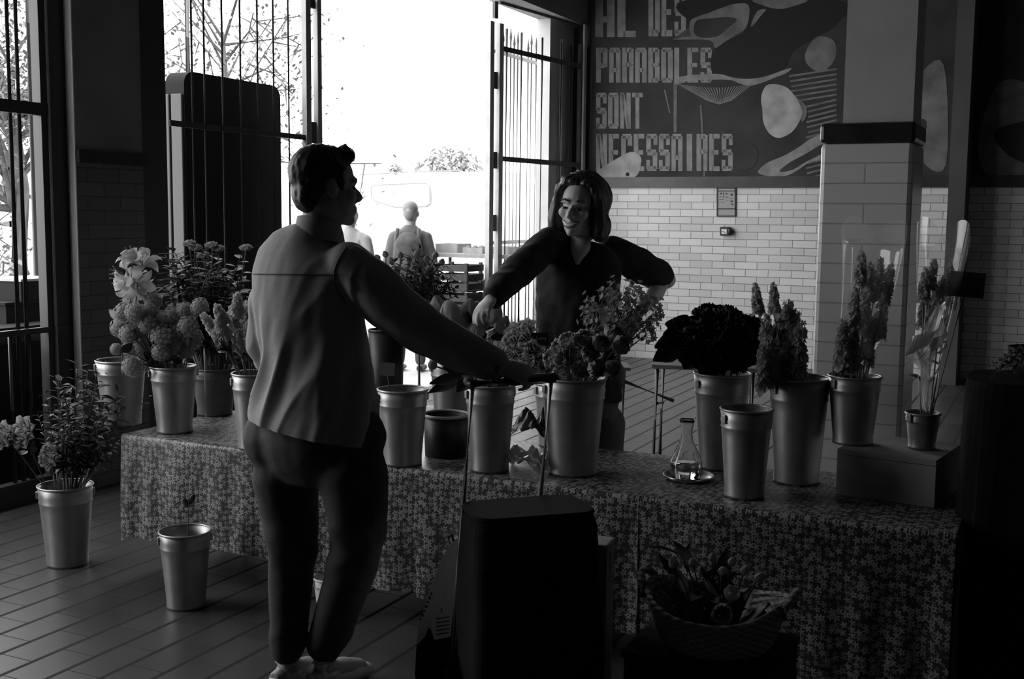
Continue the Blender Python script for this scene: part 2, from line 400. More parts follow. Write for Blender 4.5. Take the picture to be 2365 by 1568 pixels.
# ------------------------------------------------------------------ tables and cloths
TZ = .60; TF, TB = 3.63, 4.31
def trestle(s0, s1, label):
    r = thing('trestle_table', S((s0 + s1) / 2, (TF + TB) / 2), label, 'table')
    m_ = MB(); abox(m_, S((s0 + s1) / 2, (TF + TB) / 2, TZ - .02), (s1 - s0, TB - TF - .02, .03)); m_.build('table_top', M_wood, r)
    for s in (s0 + .18, s1 - .18):
        for a in (TF + .1, TB - .1):
            m_ = MB(); m_.tube([S(s, a, 0), S(s, a + (.03 if a < 4 else -.03), TZ - .03)], .018, 10); m_.build('leg', M_steel, r)
        m_ = MB(); m_.tube([S(s, TF + .1, .12), S(s, TB - .1, .12)], .012, 8); m_.build('cross_bar', M_steel, r)
    return r
def cloth(s0, s1, drops, label, ends=(0, 0), seed=1):
    """drops: list of (s, hem height) along the front"""
    def hem(s):
        for (a0, h0), (a1, h1) in zip(drops, drops[1:]):
            if a0 <= s <= a1: return h0 + (h1 - h0) * (s - a0) / max(1e-6, a1 - a0)
        return drops[-1][1]
    nu = int((s1 - s0) / .025); prof = []
    m_ = MB()
    e = .006
    def fn(u, v):
        s = s0 - .006 + (s1 - s0 + .012) * u
        k = v * 40
        if k <= 18:                                   # hanging front, bottom to top
            h = hem(s); z = h + (TZ + e - .012 - h) * k / 18
            fall = (TZ - z)
            wv = (noise.noise(Vector((s * 6 + seed * 9, z * .9, seed))) * .035 + math.sin(s * 21 + seed) * .010) * min(1, fall / .3)
            return S(s, TF - .014 - max(-.004, abs(wv) * .9), z)
        if k <= 20:
            q = (k - 18) / 2 * math.pi / 2; return S(s, TF - .014 + .012 * (1 - math.cos(q)), TZ + e - .012 + .012 * math.sin(q))
        if k <= 32: return S(s, TF - .002 + (TB + .006 - TF) * (k - 20) / 12, TZ + e)
        return S(s, TB + .010 + .006 * math.sin(s * 17), TZ + e - .53 * (k - 32) / 8)  # unseen back fall, hung low to block doorway light under the table
    m_.grid(fn, nu, 40)
    for side, on in zip((s0, s1), ends):
        if not on: continue
        h_ = hem(side + (.01 if side == s0 else -.01)); sg = -1 if side == s0 else 1
        m_.grid(lambda u, v: S(side + sg * (.009 + .012 * abs(math.sin(u * 9)) * (1 - v)), TF - .01 + (TB + .015 - TF) * u, h_ + (TZ + e - h_) * v), 14, 10)
    o = m_.build('tablecloth', M_cloth, None, smooth=True, fix=True)
    return tag(o, label, 'tablecloth')
def s_at(px, py): return onz(px, py, TZ).dot(B)
sA0, sA1 = s_at(262, 1011), s_at(962, 1089)
sB0, sB1 = sA1 + .012, s_at(1478, 1147)
sC0, sC1 = sB1 + .014, s_at(2212, 1216)
def zc(px, py): return onplane(px, py, S(0, TF - .03), A).z
def sc_(px, py): return onplane(px, py, S(0, TF - .03), A).dot(B)
trestle(sA0 + .02, sB1 - .1, 'low trestle table hidden under the flowered cloth behind the customer')
trestle(sC0 - .05, sC1 - .02, 'low trestle table hidden under the cloth behind the tulip basket')
cloth(sA0, sA1, [(sA0, zc(290, 1238)), (sc_(600, 1290), zc(600, 1290)), (sc_(866, 1364), zc(868, 1362)), (sA1, zc(940, 1366))], 'flower-patterned tablecloth hanging in light behind the standing customer\'s legs', (1, 0), 1)
cloth(sB0, sB1, [(sB0, zc(985, 1385)), (sB1, zc(1470, 1470))], 'flower-patterned tablecloth section hanging behind the black shopping trolley', (0, 0), 2)
cloth(sC0, sC1, [(sC0, .05), (sC1, .05)], 'flower-patterned tablecloth on the shaded table end behind the tulip basket', (0, 1), 3)

# ------------------------------------------------------------------ buckets
def bucket(cx, yb, yr, wpx, z0, label, group=None, taper=.74, M=None, name='flower_bucket', a_min=None, water=True):
    M = M or M_zinc
    f = onz(cx, yb, z0); rr = wpx / 2 * (f.y / FPX); rb = rr * taper
    dirv = Vector((f.x, f.y, 0)).normalized(); c = f + dirv * rb
    rr = wpx / 2 * (c.y / FPX); rb = rr * taper
    h = at(cx, yr, c.y).z - z0
    r = thing(name, c, label, 'bucket', group)
    prof = [(0.001, .004), (rb, .004), (rb + .003, 0), (rb + .003, .008)]
    def rad(t): return rb + (rr - rb) * t
    for t in (.1, .3, .5, .7, .78): prof.append((rad(t), h * t))
    for t in (.795, .81): prof += [(rad(t) + .0025, h * t)]
    prof.append((rad(.825), h * .825)); prof += [(rad(.88) + .0025, h * .88), (rad(.90), h * .90), (rad(1), h)]
    inner = [(rad(1) - .003, h), (rad(.8) - .003, h * .8), (rad(.3) - .003, h * .3), (rb - .003, .012), (.001, .012)]
    m_ = MB(); m_.lathe(prof + inner, c, 40); m_.build('bucket_body', M, r, smooth=True)
    m_ = MB(); k = .0042
    m_.lathe([(rr + k * math.cos(a), h + k * math.sin(a)) for a in [2 * math.pi * i / 8 for i in range(8)]], c, 40, closed=True); m_.build('rolled_rim', M, r, smooth=True)
    for sg in (-1, 1):
        p = c + Vector((math.cos(.4) * sg, math.sin(.4) * sg, 0)) * (rad(.9) + .004) + Z * h * .9
        m_ = MB(); m_.box(p, (.010, .022, .03), Matrix.Rotation(.4, 3, 'Z')); m_.build('handle_lug', M, r, bevel=.003)
    if water:
        m_ = MB(); m_.disc(c + Z * h * .62, rad(.62) - .006, 32); m_.build('water', M_water, r)
    return dict(root=r, c=c, z=z0, h=h, r=rr, rb=rb)

ZT = TZ + .0075
b0 = bucket(283, 985, 832, 112, ZT, 'zinc bucket of lilies at the far left end of the table')
b1 = bucket(404, 1003, 846, 106, ZT, 'zinc bucket filled with snowball blooms at the left table end')
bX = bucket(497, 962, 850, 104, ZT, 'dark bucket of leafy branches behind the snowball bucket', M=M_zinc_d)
b2 = bucket(590, 1041, 862, 104, ZT, 'zinc bucket of white stocks partly hidden by the customer\'s back')
b3 = bucket(930, 1079, 899, 117, ZT, 'empty zinc bucket with a blank card beside the customer\'s hip')
b4 = bucket(1046, 1012, 830, 108, ZT, 'zinc bucket of pale cupped blooms behind the black tub')
b5 = bucket(1131, 1094, 888, 117, ZT, 'zinc bucket of peony buds under the customer\'s outstretched hand')
b6 = bucket(1322, 1103, 872, 150, ZT, 'large zinc bucket of ranunculus in front of the florist')
b7 = bucket(1283, 1035, 884, 104, ZT, 'zinc bucket half hidden behind the large ranunculus bucket')
b8 = bucket(1662, 1088, 862, 132, ZT, 'shaded zinc bucket holding the dark blooms and broad leaves')
b9 = bucket(1838, 1122, 872, 138, ZT, 'shaded zinc bucket of stocks left of the flat wooden box')
b10 = bucket(1718, 1155, 944, 121, ZT, 'empty zinc bucket at the front edge beside the glass carafe')
fb1 = bucket(431, 1411, 1226, 119, 0.001, 'empty zinc bucket standing on the floor before the table', water=False)
fb2 = bucket(157, 1313, 1120, 124, 0.001, 'tall zinc bucket of roses on the floor by the gate grille')
fb3 = bucket(765, 1424, 1332, 84, 0.001, 'white enamel bucket on the floor glimpsed between the customer\'s legs', M=M_white, water=False)
# black tub between the zinc buckets
vb = onz(1030, 1061, ZT); vr = 54 * vb.y / FPX; vc = vb + Vector((vb.x, vb.y, 0)).normalized() * vr; vh = at(1030, 957, vc.y).z - ZT
vt = thing('plant_tub', vc, 'low black tub standing between two zinc buckets', 'tub')
m_ = MB(); m_.lathe([(.001, 0), (vr * .93, 0), (vr, vh), (vr - .006, vh), (vr * .9, .02), (.001, .02)], vc, 36); m_.build('tub_body', M_blackp, vt, smooth=True)
m_ = MB(); m_.lathe([(vr + .006 * math.cos(q * .785), vh + .006 * math.sin(q * .785)) for q in range(8)], vc, 36, closed=True); m_.build('tub_rim', M_steel_l, vt, smooth=True)
# tall black vase behind the customer's arm
vb = onz(892, 1000, ZT); vr2 = 42 * vb.y / FPX; vc2 = vb + Vector((vb.x, vb.y, 0)).normalized() * vr2; vh2 = at(892, 762, vc2.y).z - ZT
vv = thing('tall_vase', vc2, 'tall black vase behind the customer\'s elbow', 'vase')
m_ = MB(); m_.lathe([(.001, 0), (vr2 * .92, 0), (vr2, vh2), (vr2 - .006, vh2), (vr2 * .86, .03), (.001, .03)], vc2, 36); m_.build('vase_body', M_blackp, vv, smooth=True)
m_ = MB(); m_.lathe([(vr2 + .004 * math.cos(q * .785), vh2 + .004 * math.sin(q * .785)) for q in range(8)], vc2, 36, closed=True); m_.build('vase_rim', M_blackp, vv, smooth=True)
bV = dict(c=vc2, z=ZT, h=vh2, r=vr2, rb=vr2 * .9)

# flat wooden box on the right end of the table
fl = onz(1930, 1140, ZT); frp = onz(2157, 1173, ZT)
u_ = (frp - fl).normalized(); L_ = (frp - fl).length; n_ = Vector((-u_.y, u_.x, 0)); hb = at(2157, 1064, frp.y).z - ZT; dB = .34
crc = (fl + frp) / 2 + n_ * dB / 2
CR = Matrix(((u_.x, n_.x, 0), (u_.y, n_.y, 0), (0, 0, 1)))
cr = thing('display_box', crc, 'low pale wooden box carrying buckets on the table\'s right end', 'box')
m_ = MB(); m_.box(crc + Z * (hb - .009), (L_, dB, .018), CR); m_.build('box_top', M_wood, cr)
m_ = MB(); m_.box(crc - n_ * (dB / 2 - .009) + Z * (hb / 2 - .01), (L_, .018, hb - .02), CR); m_.build('front_board', M_wood, cr)
m_ = MB(); m_.box(crc + n_ * (dB / 2 - .009) + Z * (hb / 2 - .01), (L_, .018, hb - .02), CR); m_.build('back_board', M_wood, cr)
for sg in (-1, 1):
    m_ = MB(); m_.box(crc + u_ * sg * (L_ / 2 - .009) + Z * (hb / 2 - .01), (.018, dB - .04, hb - .02), CR); m_.build('end_board', M_wood, cr)
ZB = ZT + hb + .001
b11 = bucket(1968, 1030, 868, 120, ZB, 'zinc bucket of tall stocks on the flat wooden box', a_min=0)
b12 = bucket(2128, 1040, 954, 78, ZB, 'small zinc bucket under the black slate on the wooden box')

# ------------------------------------------------------------------ glass carafe on its tray
tb = onz(1590, 1118, ZT); tr_ = 62 * tb.y / FPX; tcn = tb + Vector((tb.x, tb.y, 0)).normalized() * tr_ * .9
ty = thing('serving_tray', tcn, 'round shallow glass tray beneath the carafe', 'tray')
m_ = MB(); m_.lathe([(.001, 0), (tr_ * .85, 0), (tr_, .016), (tr_ - .004, .017), (tr_ * .83, .005), (.001, .005)], tcn, 48); m_.build('tray_plate', mat('pewter', .45, .25, .9), ty, smooth=True)
cc = tcn + Vector((-.012, -.01, .006)); ch = at(1575, 968, cc.y).z - cc.z; crd = 38 * cc.y / FPX
ca = thing('glass_carafe', cc, 'clear glass carafe glinting on the table between two buckets', 'carafe')
pr = [(.001, .001), (crd * .92, .001), (crd, .02), (crd * .98, ch * .28), (crd * .72, ch * .46), (crd * .40, ch * .64), (crd * .33, ch * .78), (crd * .42, ch * .94), (crd * .50, ch)]
inn = [(r - .0025, z if i < len(pr) - 1 else z) for i, (r, z) in enumerate(pr)][::-1]
inn = [(max(.001, r), max(z, .006)) for r, z in inn]
m_ = MB(); m_.lathe(pr + inn, cc, 40); m_.build('carafe_body', M_glass, ca, smooth=True)
m_ = MB(); m_.lathe([(.001, .0065), (crd * .94, .0065), (crd * .95, ch * .25), (.001, ch * .25)], cc, 32); m_.build('water', M_glass, ca, smooth=True)

# ------------------------------------------------------------------ small signs
def placard(base, top, wv, hv, label, M, name='price_card', tilt=0.0, cat='sign', marks=None):
    r = thing(name, base, label, cat)
    m_ = MB(); m_.tube([base, top], .0035, 6); m_.build('stick', M_wood_d, r)
    d = Vector((top.x, top.y, 0)).normalized(); side = Vector((d.y, -d.x, 0))
    side = (side + Z * tilt).normalized(); upv = Vector((0, 0, 1)) + d * .25; upv = (upv - side * upv.dot(side)).normalized(); nn = side.cross(upv)
    MM = Matrix(((side.x, nn.x, upv.x), (side.y, nn.y, upv.y), (side.z, nn.z, upv.z)))
    m_ = MB(); m_.box(top - d * .006, (wv, .005, hv), MM); m_.build('card', M, r)
    if marks:
        m_ = MB()
        for (x, y, w_, h_, an) in marks:
            m_.box(top - d * .0098 + side * x + upv * y, (w_, .001, h_), MM @ Matrix.Rotation(an, 3, 'Y'))
        m_.build('chalk_marks', M_chalk, r)
    return r
t_ = at(893, 852, b3['c'].y + .06)
placard(b3['c'] + Vector((-.01, .02, .02)), t_, .062, .05, 'small grey card on a stick in the empty bucket', mat('grey_card', .32, .8), tilt=-.08)
t_ = at(2232, 657, b12['c'].y - .02)
placard(b12['c'] + Vector((.01, .0, .02)), t_, .115, .086, 'black slate on a stick above the small bucket at right', M_slate, tilt=-.06, name='slate_sign')
t_ = at(1240, 782, b7['c'].y - .07)
placard(b7['c'] + Vector((0, -.05, .03)), t_, .095, .05, 'small black slate with chalk handwriting by the customer\'s hand', M_slate, tilt=.02, name='slate_sign',
        marks=[(-.034, .006, .003, .02, .3), (-.026, .003, .003, .012, -.5), (-.018, .004, .003, .013, .4), (-.010, .002, .012, .003, .3), (.0, .003, .003, .013, -.3), (.009, .001, .011, .003, -.4), (.018, .002, .003, .014, .5), (.026, .0, .01, .003, .2), (.034, .001, .003, .012, -.2)])
# stake between the left buckets, wooden stick in the floor bucket
st = thing('plant_stake', bX['c'], 'thin pale stake standing right of the snowball blooms', 'stake')
q0 = at(472, 805, bX['c'].y - .12); q1 = at(474, 885, bX['c'].y - .12); q2 = Vector((q1.x, q1.y, ZT)); WL[st.name] = q2; st.location = q2
m_ = MB(); m_.tube([q2, q1, q0], .0035, 6); m_.build('rod', M_chrome, st)
m_ = MB(); m_.ell(q0, (.005, .005, .005), nu=8, nv=6); m_.build('rod_tip', M_chrome, st)
q0 = fb1['c'] + Vector((-.01, .01, .014)); q1 = at(436, 1150, fb1['c'].y + .02)
sk = thing('wooden_stick', q0, 'thin bare stem left standing in the empty floor bucket', 'stem')
m_ = MB(); m_.tube([q0, (q0 + q1) / 2 + Vector((.004, 0, 0)), q1], [.004, .0035, .002], 6); m_.build('stalk', M_stem, sk)
for k, (dx, dz) in enumerate(((-.012, -.02), (.012, -.005))):
    m_ = MB(); m_.ell(q1 + Vector((dx, 0, dz)), (.012, .003, .022), Euler((0, dx * 40, 0)).to_matrix(), 8, 6); m_.build('leaf', M_leaf, sk, smooth=True)

# ------------------------------------------------------------------ crumpled wrapping and black bag on the table
wc = onz(1222, 1085, ZT)
def crumple(name, c, rx, ry, hh, seed, M, label, cat, nu=26):
    m_ = MB()
    def fn(u, v):
        x, y = u * 2 - 1, v * 2 - 1; r2 = x * x + y * y
        p = Vector((x * 2.1, y * 2.1, seed)); q = abs(noise.noise(p * .8)) * .9 + abs(noise.noise(p * 1.9)) * .45
        h = max(0, 1 - r2 * .55) * hh * (.25 + q)
        e = 1 + .18 * noise.noise(Vector((math.atan2(y, x) * 2, seed, 0)))
        return c + B * (x * rx * e) + A * (y * ry * e) + Z * (.004 + h)
    m_.grid(fn, nu, nu); o = m_.build(name, M, None, smooth=True); return tag(o, label, cat)
crumple('wrapping_film', wc - A * .01, .105, .085, .12, 3.3, film_mat('wrapping_cellophane', .05, .14), 'crumpled shiny clear wrapping on the table by the trolley handle', 'wrapping')
crumple('plastic_bag', onz(1226, 1045, ZT) + A * .06 + Z * .05, .10, .07, .14, 8.1, mat('black_film', .02, .3), 'crumpled black plastic bag behind the shiny clear wrapping', 'bag')
crumple('paper_sheet', onz(1000, 945, ZT) + A * .0, .09, .06, .012, 5.1, M_paper, 'sheet of white paper on the table behind the black tub', 'paper')
# ------------------------------------------------------------------ flowers
def petal(m_, base, out, up, L, W, curl=.5, cup=.3, nu=4, nv=5, tip=1.0):
    out = out.normalized(); up = up.normalized(); side = out.cross(up).normalized()
    def fn(u, v):
        wv = math.sin(math.pi * (v ** .75) * .93 + .06) * W * (1 - .15 * (1 - tip))
        x = (u * 2 - 1)
        a = curl * v
        o_ = math.sin(a) / max(curl, 1e-3) if abs(curl) > 1e-3 else v
        z_ = (1 - math.cos(a)) / max(curl, 1e-3) if abs(curl) > 1e-3 else 0
        return base + out * (L * o_) + up * (L * z_ + cup * W * x * x * .6) + side * (x * wv * .5)
    m_.grid(fn, nu, nv)
def bloom_snowball(seed):
    r_ = random.Random(seed); m_ = MB(); m_.ell((0, 0, 0), (.78, .78, .74), nu=14, nv=9)
    N = 62
    for i in range(N):
        z = 1 - 2 * (i + .5) / N
        if z < -.75: continue
        a = i * 2.39996; s_ = math.sqrt(1 - z * z); d = Vector((s_ * math.cos(a), s_ * math.sin(a), z))
        x, y = frame(d); p = d * (.84 + r_.uniform(0, .14)); t0 = r_.uniform(0, 1.6)
        for k in range(4):
            an = t0 + k * math.pi / 2; o_ = x * math.cos(an) + y * math.sin(an); sd = d.cross(o_)
            L = .21
            m_.add([p, p + o_ * L * .55 + sd * L * .42 + d * .04, p + o_ * L + d * .0, p + o_ * L * .55 - sd * L * .42 + d * .04], [(0, 1, 2, 3)])
    return m_
def bloom_rose(seed, rings=5, open_=1.0):
    r_ = random.Random(seed); m_ = MB(); m_.ell((0, 0, .15), (.34, .34, .42), nu=10, nv=7)
    for k in range(rings):
        n = 4 + k; t = (k + 1) / rings
        for i in range(n):
            a = 2 * math.pi * (i + .5 * (k % 2) + r_.uniform(-.1, .1)) / n; o_ = Vector((math.cos(a), math.sin(a), 0))
            tilt = .25 + 1.0 * t * open_; base = o_ * (.12 + .25 * t) + Z * (-.42 + .10 * (1 - t))
            dirv = (o_ * math.sin(tilt) + Z * math.cos(tilt)).normalized(); upv = (Z * math.sin(tilt) - o_ * math.cos(tilt)).normalized()
            petal(m_, base, dirv, upv, .95 - .12 * (1 - t) + r_.uniform(-.06, .06), .95 * (.55 + .5 * t), curl=.55 - .9 * t * (open_ > .6) * .6, cup=.55)
    return m_
def bloom_tulip(seed, open_=.0):
    r_ = random.Random(seed); m_ = MB()
    for k in range(2):
        for i in range(3):
            a = 2 * math.pi * (i + .5 * k) / 3 + r_.uniform(-.1, .1); o_ = Vector((math.cos(a), math.sin(a), 0)); side = Vector((-o_.y, o_.x, 0)); w_ = .78
            def fn(u, v, o_=o_, side=side, k=k):
                x = u * 2 - 1; bul = math.sin(math.pi * min(1, v * .85 + .1)) * .62 + open_ * v * v * .8
                wd = math.sin(math.pi * (v ** .8) * .92 + .1) * w_ * .75
                return o_ * (bul * (1 - .25 * x * x) * (.92 + .1 * k)) + side * (x * wd) + Z * (-.75 + 1.75 * v - open_ * .35 * v * v)
            m_.grid(fn, 5, 7)
    return m_
def bloom_lily(seed):
    r_ = random.Random(seed); m_ = MB()
    for i in range(6):
        a = 2 * math.pi * i / 6 + r_.uniform(-.12, .12); o_ = Vector((math.cos(a), math.sin(a), 0)); side = Vector((-o_.y, o_.x, 0)); W = .34 if i % 2 else .24
        def fn(u, v, o_=o_, side=side, W=W):
            x = u * 2 - 1; wd = math.sin(math.pi * (v ** .8) * .95 + .05) * W
            return o_ * (.06 + 1.05 * v) + Z * (-.5 + 1.25 * v - .95 * v * v * v + .12 * x * x * wd) + side * (x * wd)
        m_.grid(fn, 4, 8)
    for i in range(5):
        a = 2 * math.pi * i / 5; o_ = Vector((math.cos(a), math.sin(a), 0)); m_.tube([Z * -.4, o_ * .15 + Z * .3, o_ * .28 + Z * .62], .018, 5); m_.ell(o_ * .28 + Z * .63, (.07, .03, .03), nu=6, nv=5)
    return m_
def bloom_stock(seed, L=4.2, n=30):
    r_ = random.Random(seed); m_ = MB()
    m_.tube([Z * 0, Z * L], .07, 5)
    for i in range(n):
        t = i / n; a = i * 2.39996; R_ = (.62 * (1 - t) ** .55 + .12) * r_.uniform(.75, 1.3); z = L * (t * .97) + r_.uniform(-.1, .1)
        o_ = Vector((math.cos(a), math.sin(a), 0)); p = o_ * R_ * .8 + Z * z; d = (o_ + Z * .45).normalized(); x, y = frame(d); q = (.72 * (1 - t) ** .5 + .2) * r_.uniform(.7, 1.2)
        for ring in (0, 1):
            for k in range(4):
                an = k * math.pi / 2 + ring * .78 + a; oo = x * math.cos(an) + y * math.sin(an); sd = d.cross(oo); l_ = q * (1 if ring == 0 else .65)
                m_.add([p, p + oo * l_ * .55 + sd * l_ * .45 + d * (.08 + ring * .15), p + oo * l_ + d * (.02 + ring * .25), p + oo * l_ * .55 - sd * l_ * .45 + d * (.08 + ring * .15)], [(0, 1, 2, 3)])
    return m_
def bloom_spray(seed, n=16):
    r_ = random.Random(seed); m_ = MB()
    for i in range(n):
        a = r_.uniform(0, 6.28); q = math.sqrt(r_.random()); e = Vector((math.cos(a) * q, math.sin(a) * q, r_.uniform(-.5, .8)))
        m_.tube([Z * -1.0, e * .45 + Z * -.3, e], [.02, .016, .012], 4)
        d = (e + Z * .5).normalized(); x, y = frame(d)
        for k in range(5):
            an = k * 1.2566; oo = x * math.cos(an) + y * math.sin(an); sd = d.cross(oo); l_ = .26
            m_.add([e, e + oo * l_ * .6 + sd * l_ * .4 + d * .05, e + oo * l_ + d * .08, e + oo * l_ * .6 - sd * l_ * .4 + d * .05], [(0, 1, 2, 3)])
    return m_
def leafm(m_, base, d, up, L, W, droop=.5):
    d = d.normalized(); side = d.cross(up).normalized(); upn = side.cross(d).normalized()
    def fn(u, v):
        x = u * 2 - 1; wd = math.sin(math.pi * (v ** .85) * .97 + .02) * W
        return base + d * (L * v) - Z * (droop * L * v * v * .5) + side * (x * wd * .5) + upn * (.18 * W * abs(x))
    m_.grid(fn, 2, 6)
def sprig(seed, n=18, L=1.0, lw=.09, ll=.2):
    r_ = random.Random(seed); m_ = MB(); bend = Vector((r_.uniform(-.18, .18), r_.uniform(-.18, .18), 0))
    pts = [Z * (L * t) + bend * t * t for t in (0, .25, .5, .75, 1)]
    m_.tube(pts, [.010, .008, .007, .005, .003], 5)
    for i in range(n):
        t = .12 + .88 * i / n; p = Z * (L * t) + bend * t * t; a = i * 2.39996
        o_ = Vector((math.cos(a), math.sin(a), .55)); k = 1.1 - .5 * t
        leafm(m_, p, o_, Z, ll * k * r_.uniform(.8, 1.2), lw * k, .5)
    return m_
def orient(d, spin=0.0):
    q = Vector((0, 0, 1)).rotation_difference(d.normalized()); return q @ Quaternion((0, 0, 1), spin)
MESH = {}
def shared(key, fn, M, smooth=True):
    if key not in MESH:
        me = fn().mesh(key.split('/')[0], None, smooth, fix=False); me.materials.append(M); MESH[key] = me
    return MESH[key]
def put(me, name, parent, p, d, s, spin=0.0):
    o = bpy.data.objects.new(name, me); COL.objects.link(o); o.parent = parent; o.location = p - org(parent)
    o.rotation_mode = 'QUATERNION'; o.rotation_quaternion = orient(d, spin); o.scale = (s, s, s) if not isinstance(s, tuple) else s
    return o
LEAF = {}
def leaf_mesh(k, M):
    key = 'leaf/%s%s' % (k, M.name)
    def fn():
        m_ = MB(); leafm(m_, Vector((0, 0, 0)), Z * 1.0, Vector((0, 1, 0)), 1.0, dict(lance=.28, broad=.62, oval=.45)[k], 0.0)
        # bend along its length
        m_.v = [Vector((v.x, v.y - .30 * v.z * v.z, v.z * (1 - .15 * v.z))) for v in m_.v]; return m_
    return shared(key, fn, M)
def vessel_stem(b, head, jit=.6):
    """a stem standing in vessel b and leaning out to its head"""
    dx = Vector((head.x - b['c'].x, head.y - b['c'].y, 0)); l = max(dx.length, 1e-6); dd = dx / l
    rim = b['c'] + dd * min(l * .5, b['r'] * .72) + Z * (b['h'] * 1.0)
    base = b['c'] - dd * min(l * .15, b['rb'] * .5) + Z * (.02)
    return base, rim
def flower(name, b, head, d, size, bloom, label, cat, group, Ms=None, leaves=0, lk='lance', ls=.08, lM=None, bname='bloom', spin=0, sr=.0028, stem=True):
    base, rim = vessel_stem(b, head)
    r = thing(name, base, label, cat, group)
    if stem:
        m_ = MB(); mid = rim.lerp(head, .5) + Z * .01
        m_.tube([base, rim, mid, head - d.normalized() * size * .3], [sr, sr, sr, sr * .8], 5); m_.build('stem', Ms or M_stem, r, smooth=True, fix=False)
    put(bloom, bname, r, head, d, size, spin)
    for i in range(leaves):
        t = rnd.uniform(.25, .9); p = rim.lerp(head, t); a = rnd.uniform(0, 6.28)
        put(leaf_mesh(lk, lM or M_leaf), 'leaf', r, p, Vector((math.cos(a), math.sin(a), .5)), ls * rnd.uniform(.75, 1.2), rnd.uniform(0, 6))
    return r
def dome(cx, cy, rx, ry, n, Y, rz, full=.75, seed=0):
    r_ = random.Random(seed); out = []
    for i in range(n):
        q = math.sqrt((i + .5) / n); a = i * 2.39996 + seed
        u, v = q * math.cos(a), q * math.sin(a)
        dep = Y - math.sqrt(max(0, 1 - q * q)) * rz * (1 if r_.random() < full else -1)
        out.append((cx + u * rx, cy + v * ry, dep, u, v))
    return out
def facing(u, v, up=.6): return Vector((u * .9, -.75, -v * .9 + up)).normalized()

SNOW = [shared('bloom/snow%d' % i, lambda i=i: bloom_snowball(i), M_pet_p, False) for i in range(3)]
SNOWW = [shared('bloom/stockball%d' % i, lambda i=i: bloom_stock(40 + i, 3.0, 24), M_pet_w, False) for i in range(2)]
ROSE = [shared('bloom/rose%d' % i, lambda i=i: bloom_rose(i, 5, 1.0), M_pet_p) for i in range(3)]
ROSE_M = [shared('bloom/ranunculus%d' % i, lambda i=i: bloom_rose(20 + i, 6, .5), M_pet_p) for i in range(3)]
ROSE_D = [shared('bloom/dark%d' % i, lambda i=i: bloom_rose(30 + i, 6, .9), M_pet_d) for i in range(3)]
LILY = [shared('bloom/lily%d' % i, lambda i=i: bloom_lily(i), M_pet_w) for i in range(2)]
TUL = [shared('bloom/tulip%d' % i, lambda i=i: bloom_tulip(i, .1 * i), M_pet_w) for i in range(3)]
TUL_O = [shared('bloom/opentulip%d' % i, lambda i=i: bloom_tulip(i + 7, .8), M_pet_w) for i in range(2)]
STK = [shared('bloom/stock%d' % i, lambda i=i: bloom_stock(i, 4.6, 26), M_pet_p, False) for i in range(3)]
STK_P = [shared('bloom/palestock%d' % i, lambda i=i: bloom_stock(i + 9, 5.2, 38), M_pet_p, False) for i in range(3)]
SPRAY = [shared('flower_spray/%d' % i, lambda i=i: bloom_spray(i), M_pet_m, False) for i in range(3)]
SPRIG = [shared('leafy_twig/%d' % i, lambda i=i: sprig(i, 20), M_leaf) for i in range(3)]
SPRIG_L = [shared('leafy_twig/l%d' % i, lambda i=i: sprig(i + 5, 24, 1.0, .06, .16), M_leaf_l) for i in range(3)]
SPRIG_N = [shared('leafy_twig/n%d' % i, lambda i=i: sprig(i + 15, 30, 1.0, .035, .2), M_leaf) for i in range(3)]

def branch(b, tip, label, group, kind, cat='foliage branch', frac=.62, wide=1.0):
    base, rim = vessel_stem(b, tip)
    r = thing('leafy_branch', base, label, cat, group)
    p0 = rim.lerp(tip, 1 - frac) if frac < 1 else rim
    m_ = MB(); m_.tube([base, rim, p0], [.004, .0035, .003], 5); m_.build('stem', M_stem, r, smooth=True, fix=False)
    d = tip - p0; put(kind[rnd.randrange(len(kind))], 'leafy_twig', r, p0, d, (d.length * wide, d.length * wide, d.length), rnd.uniform(0, 6)); return r

def mpx(p): return p / FPX            # multiply by depth for metres
# snowball blooms, left table end
lab = 'pale snowball bloom in the dense bunch at the left table end'
Y1 = b1['c'].y
for i, (px, py, rp) in enumerate([(287, 723, 26), (313, 722, 26), (277, 757, 24), (299, 772, 25), (268, 806, 15), (300, 806, 20), (344, 723, 25), (341, 748, 24), (348, 776, 27), (379, 742, 27), (374, 776, 30), (354, 696, 22), (427, 720, 24), (462, 709, 23), (328, 803, 23), (398, 733, 25), (306, 846, 27), (330, 838, 22), (408, 765, 28), (434, 755, 27), (446, 782, 26), (404, 800, 28), (372, 812, 24), (318, 752, 22), (430, 812, 22)]):
    Y = Y1 - .02 - .10 * math.sin(i * 2.1) * .7
    h = at(px, py, Y); flower('snowball_flower', b1, h, facing((px - 370) / 100, (py - 770) / 80), rp * mpx(Y), SNOW[i % 3], lab, 'flower', 'snowball blooms at the left table end', spin=i, leaves=1, lk='broad', ls=.07)
